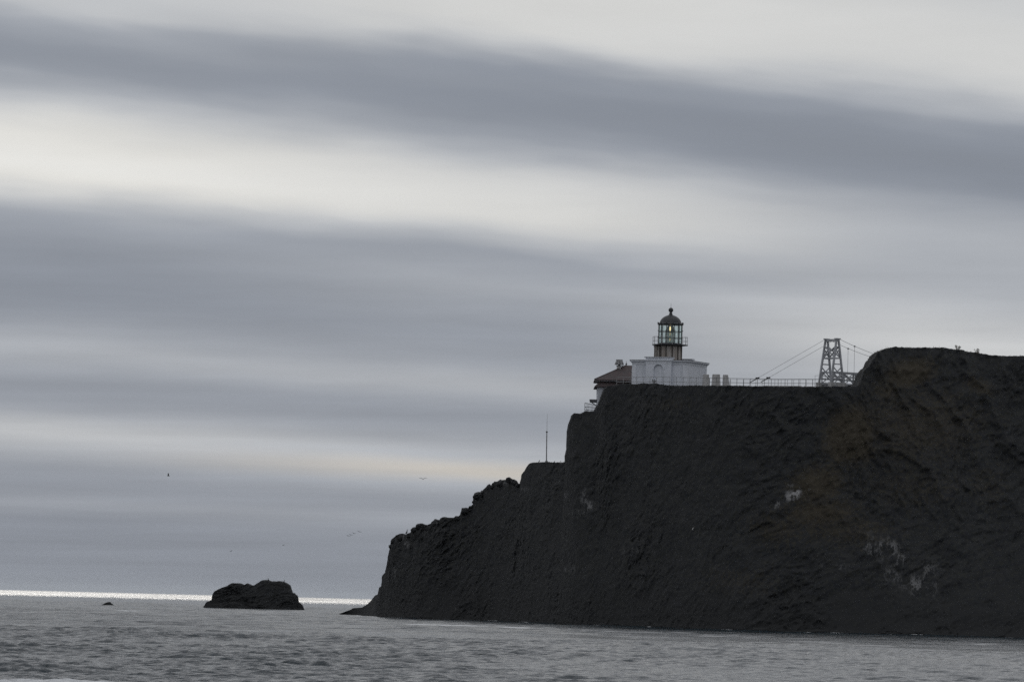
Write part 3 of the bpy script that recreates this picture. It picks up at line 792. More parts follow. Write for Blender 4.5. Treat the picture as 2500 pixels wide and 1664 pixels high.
# raised parapets over the front and rear bays
for sgn, nm in ((-1, 'front'), (1, 'rear')):
    pm = MB()
    if sgn < 0: y0, y1 = by - 0.02, -HL + 0.5
    else: y0, y1 = HL - 0.5, HL + 0.44
    zr = zpx(875.5) + (0.12 if sgn > 0 else 0)
    pm.box(O, e1, e2, bx0 - 0.02, bx1 + 0.02, y0, y1, ztop + 0.08, zr - 0.10)
    pm.box(O, e1, e2, bx0 - 0.16, bx1 + 0.16, y0 - 0.14, y1 + 0.10, zr - 0.098, zr)
    po = obj('parapet', pm, 'trim' if sgn < 0 else 'white', lh)
    km = MB(); km.box(O, e1, e2, bx0 - 0.17, bx1 + 0.17, y0 - 0.15, y1 + 0.11, zr + 0.002, zr + 0.05); obj('coping', km, 'coping', po)
    bm_ = MB(); flare(bm_, bx0, bx1, y0 + (0.02 if sgn < 0 else 0), y1, zw - 0.20, ztop + 0.078, 0.01, 0.17) ; obj('cornice', bm_, 'trim', po)

# drum: twelve-sided, iron panels and cover strips
RD = 29.3 / K; PH = R(9.5); ND = 12
z0d = zt - 0.05; z1d = zpx(843)
cen = (O[0], O[1], 0)
core = MB(); core.lathe(cen, [(RD - 0.05, z0d), (RD - 0.05, z1d)], ND, PH); drum = obj('drum', core, 'rust', lh)
for k in range(ND):
    a0, a1 = PH + 2 * math.pi * k / ND, PH + 2 * math.pi * (k + 1) / ND
    p0 = np.array((math.cos(a0), math.sin(a0), 0)); p1 = np.array((math.cos(a1), math.sin(a1), 0))
    f0, f1 = p0 * 0.93 + p1 * 0.07, p0 * 0.07 + p1 * 0.93
    pts = []
    for zz_ in (z0d + 0.003, z1d - 0.14):
        for q, rr in ((f0, RD), (f1, RD), (f1, RD - 0.06), (f0, RD - 0.06)): pts.append(O + q * rr + np.array((0, 0, zz_)))
    pm = MB(); pm.hexa(pts); obj('panel', pm, 'panel', drum)
    sm = MB(); c0 = O + p0 * (RD + 0.01); sm.beam(c0 + np.array((0, 0, z0d + 0.004)), c0 + np.array((0, 0, z1d - 0.002)), 0.17, 0.10, ref=p0); obj('cover_strip', sm, 'rust', drum)
band = MB(); band.lathe(cen, [(RD + 0.03, z1d - 0.13), (RD + 0.07, z1d - 0.10), (RD + 0.07, z1d - 0.004)], ND, PH); obj('band', band, 'rust', drum)
# small stair vestibule on the left of the drum
vx0 = (1595 - 1633.6) / K
vm = MB(); vm.box(O, (1, 0, 0), (0, 1, 0), vx0, -RD * 0.72, -0.75, 0.7, zt + 0.078, zpx(846.5)); vest = obj('vestibule', vm, 'panel', lh)
vr = MB(); vr.box(O, (1, 0, 0), (0, 1, 0), vx0 - 0.09, -RD * 0.72, -0.85, 0.8, zpx(846.5) + 0.002, zpx(845)); obj('vestibule_roof', vr, 'rust', vest)
for k in range(3):
    st = MB(); xx = vx0 + 0.02 + 0.32 * k; st.box(O, (1, 0, 0), (0, 1, 0), xx, xx + 0.09, -0.80, -0.752, zt + 0.08, zpx(846.8)); obj('cover_strip', st, 'rust', vest)
# gallery
RG = 44 / K
zgal = zpx(842)
gm = MB(); gm.lathe(cen, [(RD, zgal - 0.16), (RG - 0.18, zgal - 0.06), (RG, zgal - 0.045), (RG, zgal + 0.05), (RD * 0.9, zgal + 0.07)], 36)
gal = obj('gallery', gm, 'black_iron', lh)
zrail = zpx(822.3)
for k in range(20):
    a = 2 * math.pi * k / 20 + 0.1; q = O + np.array((math.cos(a), math.sin(a), 0)) * (RG - 0.07)
    pm = MB(); pm.tube([q + (0, 0, zgal + 0.05), q + (0, 0, zrail)], 0.024, 6); obj('baluster', pm, 'pale_rail', gal)
for zz_ in (zrail, zgal + 0.55):
    rm = MB(); rm.tube([O + np.array((math.cos(a), math.sin(a), 0)) * (RG - 0.07) + (0, 0, zz_) for a in np.linspace(0, 2 * math.pi, 41)], 0.022, 6)
    obj('rail', rm, 'pale_rail', gal)
# lantern room
RL = 29.0 / K
zl0, zl1 = zgal + 0.05, zpx(793.5)
sill = MB(); sill.lathe(cen, [(RL + 0.05, zl0), (RL + 0.05, zl0 + 0.16), (RL - 0.02, zl0 + 0.2)], ND, PH); lan = obj('lantern_room', sill, 'black_iron', lh)
zh = [zl0 + 0.18, zpx(825.2), zpx(809.6), zl1]
pane_me = None
for k in range(ND):
    a0, a1 = PH + 2 * math.pi * k / ND, PH + 2 * math.pi * (k + 1) / ND
    p0 = np.array((math.cos(a0), math.sin(a0), 0)); p1 = np.array((math.cos(a1), math.sin(a1), 0))
    mm = MB(); mm.beam(O + p0 * RL + (0, 0, zl0 + 0.1), O + p0 * RL + (0, 0, zl1), 0.085, 0.11, ref=p0); obj('mullion', mm, 'green_iron', lan)
    for zz_ in (zh[1], zh[2]):
        hk = MB(); hk.tube([O + p0 * (RL + 0.05) + (0, 0, zz_ + 0.12), O + p0 * (RL + 0.16) + (0, 0, zz_ + 0.12)], 0.045, 6)
        obj('hand_hold', hk, 'black_iron', lan)
    for j in (1, 2):
        tm = MB(); tm.beam(O + p0 * RL + (0, 0, zh[j]), O + p1 * RL + (0, 0, zh[j]), 0.06, 0.085); obj('glazing_bar', tm, 'green_iron', lan)
    for j in range(3):
        gq = MB(); r_i = RL - 0.012
        pts = []
        for zz_ in (zh[j] + 0.05, zh[j + 1] - 0.05):
            for q, rr in ((p0 * .96 + p1 * .04, r_i), (p0 * .04 + p1 * .96, r_i), (p0 * .04 + p1 * .96, r_i - 0.02), (p0 * .96 + p1 * .04, r_i - 0.02)):
                pts.append(O + q * rr + np.array((0, 0, zz_)))
        gq.hexa(pts); obj('pane', gq, 'glass', lan)
# lens
RZ = 12.4 / K
zl_b, zl_m, zl_t = zpx(838), zpx(812), zpx(794.5)
pd = MB(); pd.lathe(cen, [(RZ * 0.95, zl0 + 0.12), (RZ * 0.95, zl_b - 0.02), (RZ, zl_b)], 24); lens = obj('lens_pedestal', pd, 'black_iron', lh)
prof = []
for k in range(9):      # stacked prism rings of the lower drum
    za = zl_b + 0.003 + (zl_m - zl_b) * k / 9; zb2 = zl_b + 0.003 + (zl_m - zl_b) * (k + 1) / 9
    prof += [(RZ * (0.95 + 0.012 * k if k < 4 else 1.0), za), (RZ * (0.95 + 0.012 * k if k < 4 else 1.0) + 0.035, (za + zb2) / 2), (RZ * (0.95 + 0.012 * k if k < 4 else 1.0), zb2 - 0.002)]
lm = MB(); lm.lathe(cen, prof, 24); obj('lens', lm, 'prism', lens, True)
prof = []
for k in range(8):
    q = (k + 0.02) / 8; q1 = (k + 0.98) / 8
    f_ = lambda q: RZ * math.cos(q * 1.30) ** 0.75
    za = zl_m + 0.01 + (zl_t - zl_m) * q; zb2 = zl_m + 0.01 + (zl_t - zl_m) * q1
    prof += [(f_(q), za), (f_((q + q1) / 2) + 0.03, (za + zb2) / 2), (f_(q1), zb2)]
um = MB(); um.lathe(cen, prof, 24); obj('upper_prisms', um, 'prism_dark', lens, True)
for k in range(6):
    a = PH + R(22) + 2 * math.pi * k / 6; q = np.array((math.cos(a), math.sin(a), 0))
    rm = MB(); rm.tube([O + q * (RZ + 0.02) + (0, 0, zl_b), O + q * (RZ + 0.03) + (0, 0, zl_m)] + [O + q * (RZ * math.cos(s * 1.3) ** 0.75 + 0.03) + (0, 0, zl_m + (zl_t - zl_m) * s) for s in (0.25, 0.5, 0.75, 1.0)], 0.022, 6)
    obj('lens_frame', rm, 'black_iron', lens)
# the lit lamp: a bright bar in the upper prisms and its gleam further down
bm1 = MB(); c_ = O + np.array((-0.06, -RZ - 0.02, 0)); 
bm1.lathe((c_[0], c_[1] + 0.10, 0), [(0.01, zpx(810)), (0.075, zpx(808)), (0.095, zpx(803)), (0.07, zpx(799)), (0.01, zpx(796.5))], 12)
obj('lamp', bm1, 'lamp', lens, True)
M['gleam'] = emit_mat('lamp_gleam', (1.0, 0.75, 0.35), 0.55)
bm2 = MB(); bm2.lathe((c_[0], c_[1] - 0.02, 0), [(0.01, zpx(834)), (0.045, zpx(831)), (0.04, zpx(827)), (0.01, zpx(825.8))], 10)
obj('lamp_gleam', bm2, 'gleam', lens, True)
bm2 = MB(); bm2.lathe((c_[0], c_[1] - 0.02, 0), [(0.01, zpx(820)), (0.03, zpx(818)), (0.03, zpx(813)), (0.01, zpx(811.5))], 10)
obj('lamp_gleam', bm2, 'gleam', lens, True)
# dome, ball and lightning rod
zd = zl1
k_ = 1 / K
dm = MB(); dm.lathe(cen, [(29.5 * k_, zd), (31.5 * k_, zd + 0.03), (31.8 * k_, zd + 0.16), (29 * k_, zd + 0.30), (26.6 * k_, zd + 0.34), (26.0 * k_, zd + 0.45), (24.8 * k_, zd + 0.62), (22.6 * k_, zd + 0.82), (19.5 * k_, zd + 1.0), (15.5 * k_, zd + 1.16), (11 * k_, zd + 1.28),
                          (7.2 * k_, zd + 1.36), (4.6 * k_, zd + 1.44), (3.6 * k_, zd + 1.52)], 36)
dome = obj('dome', dm, 'black_iron', lh, True)
for k in range(ND):
    a0 = PH + 2 * math.pi * k / ND; p0 = np.array((math.cos(a0), math.sin(a0), 0))
    fm_ = MB(); q = O + p0 * 31.2 * k_
    fm_.lathe((q[0], q[1], 0), [(0.05, zd + 0.12), (0.09, zd + 0.22), (0.07, zd + 0.32), (0.02, zd + 0.40)], 8); obj('finial', fm_, 'black_iron', dome)
bb = MB(); zbv = zd + 1.50
zball = zpx(756.6); rb = 5.9 * k_
prof = [(3.4 * k_, zbv), (4.3 * k_, zbv + 0.10), (3.2 * k_, zbv + 0.2)] + [(rb * math.sin(math.pi * (0.15 + 0.82 * q)), zball - rb * math.cos(math.pi * (0.15 + 0.82 * q))) for q in np.linspace(0, 1, 11)] + [(0.02, zball + rb + 0.14)]
bb.lathe(cen, prof, 20); obj('ventilator_ball', bb, 'black_iron', dome, True)
rd = MB(); rd.tube([O + (0, 0, zball + rb), O + (0, 0, zpx(740))], [0.03, 0.016], 6); obj('lightning_rod', rd, 'rail', dome)

# ------------------------------------------------------------------ dwelling behind, left
HY = 745.0
def hp(px, py, Y=HY): return at(px, py, Y)
ks = F / HY
dw = thing('keeper_house', hp(1495, 1003), 'white house with two-tier red brown roof half hidden behind the cliff', 'house')
hx0, hx1 = hp(1457.5, 950)[0], hp(1600, 950)[0]
y0, y1 = HY - 4.2, HY + 4.2
ax, ay = (1, 0, 0), (0, 1, 0); Z0 = np.zeros(3)
zf = hp(1457, 1012)[2]; zse = hp(1450, 944, HY - 4.5)[2]
wm = MB(); wm.box(Z0, ax, ay, hx0, hx1, y0, y1, zf, zse); hw = obj('wall', wm, 'white', dw)
# lower skirt roof: hipped ring from the low eave up to the upper storey
def hip(mb, xa, xb, ya, yb, za, xc, xd, yc, yd, zc_, t=0.16):
    lo = [(xa, ya), (xb, ya), (xb, yb), (xa, yb)]; hi = [(xc, yc), (xd, yc), (xd, yd), (xc, yd)]
    mb.hexa([(a, b, za) for a, b in lo] + [(a, b, za + t) for a, b in lo])
    mb.hexa([(a, b, za + t + 0.001) for a, b in lo] + [(a, b, zc_) for a, b in hi])
ux0 = hp(1462.5, 930)[0]; ov = 0.5
zu0 = hp(1450, 937)[2]
sk_ = MB(); hip(sk_, hp(1450.3, 940)[0], hx1 + ov, y0 - ov, y1 + ov, zse, ux0 - 0.05, hx1 - 0.2, y0 + 0.15, y1 - 0.15, zu0 + 0.12, 0.09); obj('lower_roof', sk_, 'roof', dw)
zue = hp(1450, 931.5)[2]
um_ = MB(); um_.box(Z0, ax, ay, ux0, hx1 - 0.25, y0 + 0.2, y1 - 0.2, zu0 - 0.1, zue + 0.02); obj('upper_storey', um_, 'roof', dw, label='brown shingled band between the two roofs')
apx0, apx1 = hp(1529, 892)[0], hp(1560, 892)[0]
zap = hp(1529, 891.5)[2]
rm_ = MB(); hip(rm_, hp(1450, 929)[0], hx1 + ov, y0 - 0.4, y1 + 0.4, zue, apx0, apx1, HY - 0.12, HY + 0.12, zap, 0.15); ro_ = obj('roof', rm_, 'roof', dw)
# soffit boards under both eaves
sf = MB(); sf.box(Z0, ax, ay, hp(1452, 929)[0], hx1 + ov - 0.1, y0 - 0.3, y1 + 0.3, zue - 0.05, zue - 0.003); obj('soffit', sf, 'trim', dw)
# hip tiles
cap = MB(); cap.tube([(hp(1450, 929)[0], y0 - 0.4, zue + 0.17), (apx0, HY - 0.12, zap + 0.02)], 0.07, 6); obj('hip_tiles', cap, 'roof', ro_)
fz = hp(1529.5, 887.5)[2]
fn = MB(); fn.lathe((apx0, HY, 0), [(0.06, zap - 0.05), (0.06, zap + 0.08), (0.15, zap + 0.14), (0.12, zap + 0.22), (0.04, zap + 0.24)], 10); obj('finial', fn, 'black_iron', ro_)
fs_ = MB(); fs_.lathe((apx0, HY, 0), [(0.10, zap + 0.245), (0.03, zap + 0.5), (0.012, hp(1529, 880)[2])], 8); obj('finial_spike', fs_, 'pale_rail', ro_)
# chimney
cxa, cxb = hp(1505.3, 900)[0], hp(1515.5, 900)[0]
cyc = HY - 0.9
cmz0, cmz1 = hp(1510, 909)[2], hp(1510, 894)[2]
chm = MB(); chm.box(Z0, ax, ay, cxa, cxb, cyc - 0.35, cyc + 0.35, cmz0, cmz1); ch = obj('chimney', chm, 'concrete', dw)
chp = MB(); chp.box(Z0, ax, ay, cxa - 0.07, hp(1521.5, 894)[0], cyc - 0.42, cyc + 0.42, cmz1 + 0.002, cmz1 + 0.07); obj('chimney_cap', chp, 'coping', ch)
cc = (cxa + cxb) / 2 + 0.05; zc0, zc1 = hp(1510, 890.6)[2], hp(1510, 879.3)[2]
nk = MB(); nk.tube([(cc, cyc, cmz1 + 0.06), (cc, cyc, zc0 + 0.02)], 0.16, 8); obj('vent_neck', nk, 'black_iron', ch)
wb, wt = 11.2 / ks, 7.2 / ks
cw = MB()
cw.hexa([(cc - wb, cyc - wb, zc0), (cc + wb, cyc - wb, zc0), (cc + wb, cyc + wb, zc0), (cc - wb, cyc + wb, zc0),
         (cc - wt, cyc - wt, zc1), (cc + wt, cyc - wt, zc1), (cc + wt, cyc + wt, zc1), (cc - wt, cyc + wt, zc1)])
cowl = obj('chimney_cowl', cw, 'black_iron', ch)
for k in range(6):
    q = (k + 0.5) / 6 * 2 - 1
    sm_ = MB(); sm_.beam((cc + q * wb * 0.97, cyc - wb - 0.03, zc0 + 0.02), (cc + q * wt * 0.97, cyc - wt - 0.03, zc1 - 0.02), 0.075, 0.05, ref=(0, 1, 0)); obj('slat', sm_, 'rail' if k % 2 else 'pale_rail', cowl)
tp = MB(); tp.box(Z0, ax, ay, cc - wt - 0.05, cc + wt + 0.05, cyc - wt - 0.05, cyc + wt + 0.05, zc1 + 0.002, zc1 + 0.06); obj('cowl_lid', tp, 'rail', cowl)
# canopy and balcony rail at the low end
AY = HY - 2.5
cn = MB(); xa, xb = at(1439, 978, AY)[0], hx0 - 0.004
za_, zb_ = at(1447, 982, AY)[2], at(1447, 975, AY)[2]
cn.hexa([(xa + 0.08, AY - 0.8, za_), (xb, AY - 0.8, za_), (xb, AY + 0.8, za_), (xa + 0.08, AY + 0.8, za_), (xa, AY - 0.9, zb_), (xb, AY - 0.9, zb_), (xb, AY + 0.9, zb_), (xa, AY + 0.9, zb_)])
obj('door_canopy', cn, 'coping', dw)
for k in range(3):
    br = MB(); yy = AY - 0.6 + 0.6 * k; br.beam((xb, yy, za_ - 0.45), (xa + 0.3, yy, za_), 0.07); obj('canopy_bracket', br, 'coping', dw)
RY = HY - 4.6
fl = thing('balcony_railing', at(1442, 1003, RY), 'grey picket railing on the rock ledge beside the house wall', 'railing')
A0, B0 = at(1427.5, 1004, RY), at(1457, 1004, RY + 3.0)
zt0, zt1 = at(1427.5, 983, RY)[2], at(1456, 989, RY + 3)[2]
for k in range(10):
    q = k / 9.0; b = A0 + (B0 - A0) * q
    pm = MB(); pm.beam((b[0], b[1], b[2] - 0.5), (b[0], b[1], zt0 + (zt1 - zt0) * q), 0.075 if k % 3 == 0 else 0.05); obj('picket', pm, 'rail', fl)
for fr in (1.0, 0.55, 0.16):
    rm = MB(); rm.beam((A0[0], A0[1] - 0.05, A0[2] + (zt0 - A0[2]) * fr), (B0[0], B0[1] - 0.05, B0[2] + (zt1 - B0[2]) * fr), 0.06); obj('rail', rm, 'rail', fl)
rm = MB(); rm.beam((A0[0] + 0.05, A0[1] - 0.06, A0[2] + 0.62), (A0[0] + 0.42, A0[1] - 0.05, A0[2] + 0.1), 0.05); obj('brace', rm, 'rail', fl)

# ------------------------------------------------------------------ posts, fences
def pillar(x0, x1, t0, t1, py0, py1, Y, label, dy=0.5):
    a, b, c, d = at(x0, py0, Y), at(x1, py0, Y), at(t1, py1, Y), at(t0, py1, Y)
    zb0 = a[2] - 0.5
    o = MB(); o.hexa([(a[0], Y - dy, zb0), (b[0], Y - dy, zb0), (b[0], Y + dy, zb0), (a[0], Y + dy, zb0), (d[0], Y - dy * .8, c[2] - 0.05), (c[0], Y - dy * .8, c[2] - 0.05), (c[0], Y + dy * .8, c[2] - 0.05), (d[0], Y + dy * .8, c[2] - 0.05)])
    o.hexa([(d[0] + s1 * i1, Y + s2 * dy * j1, z_) for z_, i1, j1 in ((c[2] - 0.049, 0.0, 0.8), (c[2], 0.07, 0.68)) for s1, s2 in ((1, -1), (1, -1), (1, 1), (1, 1))][:0] or
           [(d[0], Y - dy * .8, c[2] - 0.048), (c[0], Y - dy * .8, c[2] - 0.048), (c[0], Y + dy * .8, c[2] - 0.048), (d[0], Y + dy * .8, c[2] - 0.048),
            (d[0] + .06, Y - dy * .7, c[2]), (c[0] - .06, Y - dy * .7, c[2]), (c[0] - .06, Y + dy * .7, c[2]), (d[0] + .06, Y + dy * .7, c[2])])
    ob = obj('concrete_pillar', o, 'concrete')
    return tag(ob, label, 'pillar', 'concrete pillars beside the lighthouse')
pillar(1714, 1731.5, 1716, 1731, 945, 913.8, 726, 'grey concrete pillar against the right corner of the lighthouse')
pillar(1736, 1760, 1739.5, 1757.5, 945, 913.5, 726, 'wide tapered concrete pillar, middle of the three right of the lighthouse')
pillar(1764, 1783, 1765, 1777.5, 945, 914.7, 726, 'narrow concrete pillar with a slanting right side, farthest from the lighthouse')

def fence(name, pts, zs, post_px, mat, label, dY, r=0.032, post0=0):
    """rails through photograph-measured corners, a little back from the cliff edge; posts stand in the ground"""
    x0, x1 = pts[0][0], pts[-1][0]
    kx = np.linspace(x0, x1, 5); kY = np.array([np.mean([ground(p + e) for e in (-25, -12, 0, 12, 25)]) for p in kx]) + dY
    Yf = lambda px: float(np.interp(px, kx, kY))
    f = thing(name, at((x0 + x1) / 2, 944, Yf((x0 + x1) / 2)), label, 'railing')
    def top(px): return float(np.interp(px, [p[0] for p in pts], [p[1] for p in pts]))
    for dz in zs:
        m_ = MB(); m_.tube([at(px, top(px) + dz, Yf(px)) for px in sorted(set([p[0] for p in pts] + list(kx)))], r, 6); obj('rail', m_, mat, f)
    for px in np.arange(x0 + post0, x1 + 1, post_px):
        h = at(px, top(px) - 0.3, Yf(px)); g = drop(h[0], h[1])
        m_ = MB(); m_.beam((h[0], h[1], min(g, h[2] - 0.8) - 0.15), (h[0], h[1], h[2]), 0.055); obj('post', m_, mat, f)
    return f
fence('lighthouse_railing', [(1506, 921.2), (1538, 920.5), (1620, 920), (1732, 922)], (0, 11.5), 16.2, 'rail', 'grey two-bar railing along the cliff edge in front of the lighthouse', 1.6)
fence('path_railing', [(1732, 922), (1784, 923.2), (1900, 925.2), (1960, 925), (2000, 925.5)], (0, 10.3), 16.8, 'dark_rail', 'dark two-bar railing along the path between pillars and bridge', 2.0)
fence('rear_railing', [(1784, 925.8), (1900, 926.6), (1996, 926.4)], (0,), 15.4, 'pale_rail', 'pale railing behind the dark one on the path to the bridge', 12.0, r=0.02)
# low slab and step stones on the path edge
sb = MB(); a = at(1862, 944, 718.6); b = at(1957, 944, 718.6); sb.hexa([(a[0], 718.3, a[2] - .4), (b[0], 718.3, b[2] - .4), (b[0], 719.1, b[2] - .4), (a[0], 719.1, a[2] - .4), (a[0], 718.3, a[2] + .15), (b[0], 718.3, b[2] + .12), (b[0], 719.1, b[2] + .12), (a[0], 719.1, a[2] + .15)])
tag(obj('path_kerb', sb, 'concrete'), 'long low concrete kerb on the cliff edge left of the bridge', 'kerb')

# ------------------------------------------------------------------ suspension bridge
BY = 734.0; kb = F / BY
ba = np.array((0.8, 0.6, 0.0)); bc = np.array((0.6, -0.8, 0.0))
T0 = at(2029, 941, BY); zbr = T0[2]
T0[2] = 0
WB, LB, HB = 2.55, 2.15, at(2029, 827, BY)[2]
br = thing('footbridge', (T0[0], T0[1], zbr), 'white timber suspension footbridge tower with braced legs and truss rails', 'bridge')
zpl = at(2029, 933.5, BY)[2]
def bp(s, c, z): return T0 + ba * s + bc * c + np.array((0, 0, z))
# pedestal blocks
for c in (-WB / 2, WB / 2):
    pm = MB(); 
    pm.box(T0, ba, bc, -LB / 2 - 0.3, LB / 2 + 0.3, c - 0.32, c + 0.32, zbr - 1.2, zpl); obj('pedestal', pm, 'concrete', br)
ht = 0.36
def leg_s(z, sgn): # half spread of an A-frame at height z
    q = (z - zpl) / (HB - zpl); return sgn * (LB / 2 + (ht / 2 - LB / 2) * q)
zz = lambda py: at(2029, py, BY)[2]
def cw_(c, z):  # frames lean in slightly towards the top
    q = (z - zpl) / (HB - zpl); return c * (1 - 0.10 * q)
for c in (-WB / 2, WB / 2):
    for sg in (-1, 1):
        lm_ = MB(); lm_.beam(bp(leg_s(zpl, sg), cw_(c, zpl), zpl + 0.002), bp(leg_s(HB, sg), cw_(c, HB), HB - 0.05), 0.23, 0.23, ref=bc); obj('leg', lm_, 'timber', br)
    cp2 = MB(); cp2.beam(bp(-0.42, cw_(c, HB), HB + 0.0), bp(0.42, cw_(c, HB), HB + 0.0), 0.42, 0.14); obj('saddle', cp2, 'timber', br)
    off = 0.0
    for py, wd in ((924.5, 0.17), (889, 0.15), (874.5, 0.16), (857, 0.13)):
        z_ = zz(py); sm_ = MB(); sm_.beam(bp(leg_s(z_, -1), cw_(c, z_) + 0.02, z_), bp(leg_s(z_, 1), cw_(c, z_) + 0.02, z_), wd, wd); obj('strut', sm_, 'timber', br)
    for pa, pb in ((922, 895), (872, 851)):
        for sg in (-1, 1):
            za2, zb3 = zz(pa), zz(pb)
            xm = MB(); xm.beam(bp(leg_s(za2, sg), cw_(c, za2) - 0.03 * sg, za2), bp(leg_s(zb3, -sg), cw_(c, zb3) - 0.03 * sg, zb3), 0.13, 0.10, ref=bc); obj('brace', xm, 'timber', br)
# members across the bridge
for sg in (-1, 1):
    for py, wd in ((874.5, 0.19),):
        z_ = zz(py); sm_ = MB(); sm_.beam(bp(leg_s(z_, sg) * 0.9, cw_(-WB / 2, z_), z_ + 0.03), bp(leg_s(z_, sg) * 0.9, cw_(WB / 2, z_), z_ + 0.03), 0.14, wd); obj('strut', sm_, 'timber', br)
    za2, zb3 = zz(873), zz(845)
    for s2 in (-1, 1):
        xm = MB(); xm.beam(bp(leg_s(za2, sg) * 0.9, cw_(s2 * WB / 2, za2), za2), bp(leg_s(zb3, sg) * 0.9, cw_(-s2 * WB / 2, zb3), zb3), 0.12, 0.15, ref=ba); obj('brace', xm, 'timber', br)
tb = MB(); tb.beam(bp(0, -WB / 2, HB - 0.20), bp(0, WB / 2, HB - 0.20), 0.46, 0.34); obj('top_beam', tb, 'timber', br)
for s2 in (-1, 1):
    kn = MB(); kn.beam(bp(0, s2 * WB * 0.44, zz(846)), bp(0, 0.0, zz(856)), 0.14, 0.14); obj('knee_brace', kn, 'timber', br)
# deck and stiffening trusses, running away behind the hill
SD0, SD1 = -0.9, 19.5
dkz = zz(937)
dm_ = MB(); dm_.box(T0, ba, bc, SD0, SD1, -WB / 2 + 0.2, WB / 2 - 0.2, dkz - 0.10, dkz); deck = obj('deck', dm_, 'timber', br)
for k, s_ in enumerate(np.arange(SD0 + 0.3, SD1, 2.0)):
    fm_ = MB(); fm_.box(T0, ba, bc, s_ - 0.09, s_ + 0.09, -WB / 2 - 0.55, WB / 2 + 0.55, dkz - 0.36, dkz - 0.102); obj('floor_beam', fm_, 'timber', deck)
ztc = zz(908.5)
for c in (-WB / 2 + 0.34, WB / 2 - 0.34):
    tr = MB(); tr.beam(bp(SD0, c, ztc), bp(SD1, c, ztc), 0.18, 0.20); t_o = obj('truss', tr, 'timber', br)
    for zz_, h_ in ((dkz + 0.04, 0.16), (dkz + 0.62, 0.09), (dkz + 1.05, 0.09)):
        m_ = MB(); m_.beam(bp(SD0, c - 0.06, zz_), bp(SD1, c - 0.06, zz_), 0.08, h_); obj('chord', m_, 'timber', t_o)
    for s_ in np.arange(SD0, SD1 - 1.0, 2.0):
        m_ = MB(); m_.beam(bp(s_, c + 0.03, dkz + 0.1), bp(s_, c + 0.03, ztc), 0.13, 0.13, ref=bc); obj('truss_post', m_, 'timber', t_o)
        for d1, d2 in ((dkz + 0.12, ztc - 0.05), (ztc - 0.05, dkz + 0.12)):
            m_ = MB(); m_.beam(bp(s_, c + (0.08 if d1 < d2 else 0.14), d1), bp(s_ + 2.0, c + (0.08 if d1 < d2 else 0.14), d2), 0.07, 0.14, ref=bc); obj('diagonal', m_, 'timber', t_o)
# cables
def parab(s): return HB + 0.08 - 0.335 * s + 0.0085 * s * s
for c in (-WB / 2, WB / 2):
    cc2 = cw_(c, HB)
    m_ = MB(); m_.tube([bp(s_, cc2, parab(s_)) for s_ in np.linspace(0, 19.0, 16)], 0.026, 6); cab = obj('main_cable', m_, 'rail', br)
    sa = -13.4
    zan = zz(941.5) - 0.1
    top_p = bp(0, cc2, HB + 0.08); an = bp(sa, cc2, zan)
    m_ = MB(); m_.tube([top_p, top_p + (an - top_p) * 0.9], 0.027, 6); obj('backstay', m_, 'pale_rail', br)
    m_ = MB(); m_.tube([top_p + (an - top_p) * 0.885, top_p + (an - top_p) * 0.905, an], [0.05, 0.085, 0.06], 8); obj('anchor_rod', m_, 'dark_rail', br)
    d_ = an - top_p; q = top_p + d_ * 0.905
    m_ = MB(); m_.box(q, ba, bc, -0.28, 0.28, -0.10, 0.10, -0.08, 0.10); obj('anchor_clamp', m_, 'black_iron', br)
    for s_ in ((3.9, 7.9, 11.9) if c < 0 else (3.1, 7.0, 10.9)):
        m_ = MB(); m_.tube([bp(s_, cc2, parab(s_)), bp(s_, cc2, dkz - 0.25)], 0.022, 6); obj('hanger', m_, 'rail', cab)
        m_ = MB(); m_.box(bp(s_, cc2, parab(s_)), ba, bc, -0.10, 0.10, -0.08, 0.08, -0.10, 0.07); obj('cable_clamp', m_, 'dark_rail', cab)
# approach handrail at the bridge end
hr = MB(); a = at(1990, 935, 726); b = at(1990, 916.5, 726); c = at(2016, 915.5, 726); d = at(2016, 940, 726)
hr.tube([a - (0, 0, .4), b, c, d - (0, 0, .3)], 0.03, 6); tag(obj('handrail', hr, 'rail'), 'short bent handrail at the foot of the bridge tower', 'handrail')

# ------------------------------------------------------------------ mast on the ledge
MY = ground(1334) + 2.2
mb_ = at(1334, 1131, MY)
ms = thing('radio_mast', mb_, 'thin mast with a long whip aerial on the lower rock ledge', 'mast')
def mp_(px, py): return at(px, py, MY)
m_ = MB(); m_.tube([mp_(1334, 1136), mp_(1334.3, 1100), mp_(1335, 1054)], [0.085, 0.075, 0.07], 8); obj('pole', m_, 'rail', ms)
m_ = MB(); q = mp_(1334, 1126); m_.lathe((q[0], q[1], q[2]), [(0.2, -0.5), (0.2, 0.0), (0.14, 0.12), (0.1, 0.2)], 8); obj('base', m_, 'rail', ms)
m_ = MB(); q = mp_(1335, 1053.5); m_.lathe((q[0], q[1], q[2]), [(0.07, -0.12), (0.17, 0.0), (0.13, 0.06), (0.04, 0.1)], 8); obj('collar', m_, 'dark_rail', ms)
m_ = MB(); m_.tube([mp_(1335, 1053), mp_(1335.6, 1030), mp_(1336.5, 1009)], [0.035, 0.026, 0.016], 6); obj('whip_aerial', m_, 'pale_rail', ms)

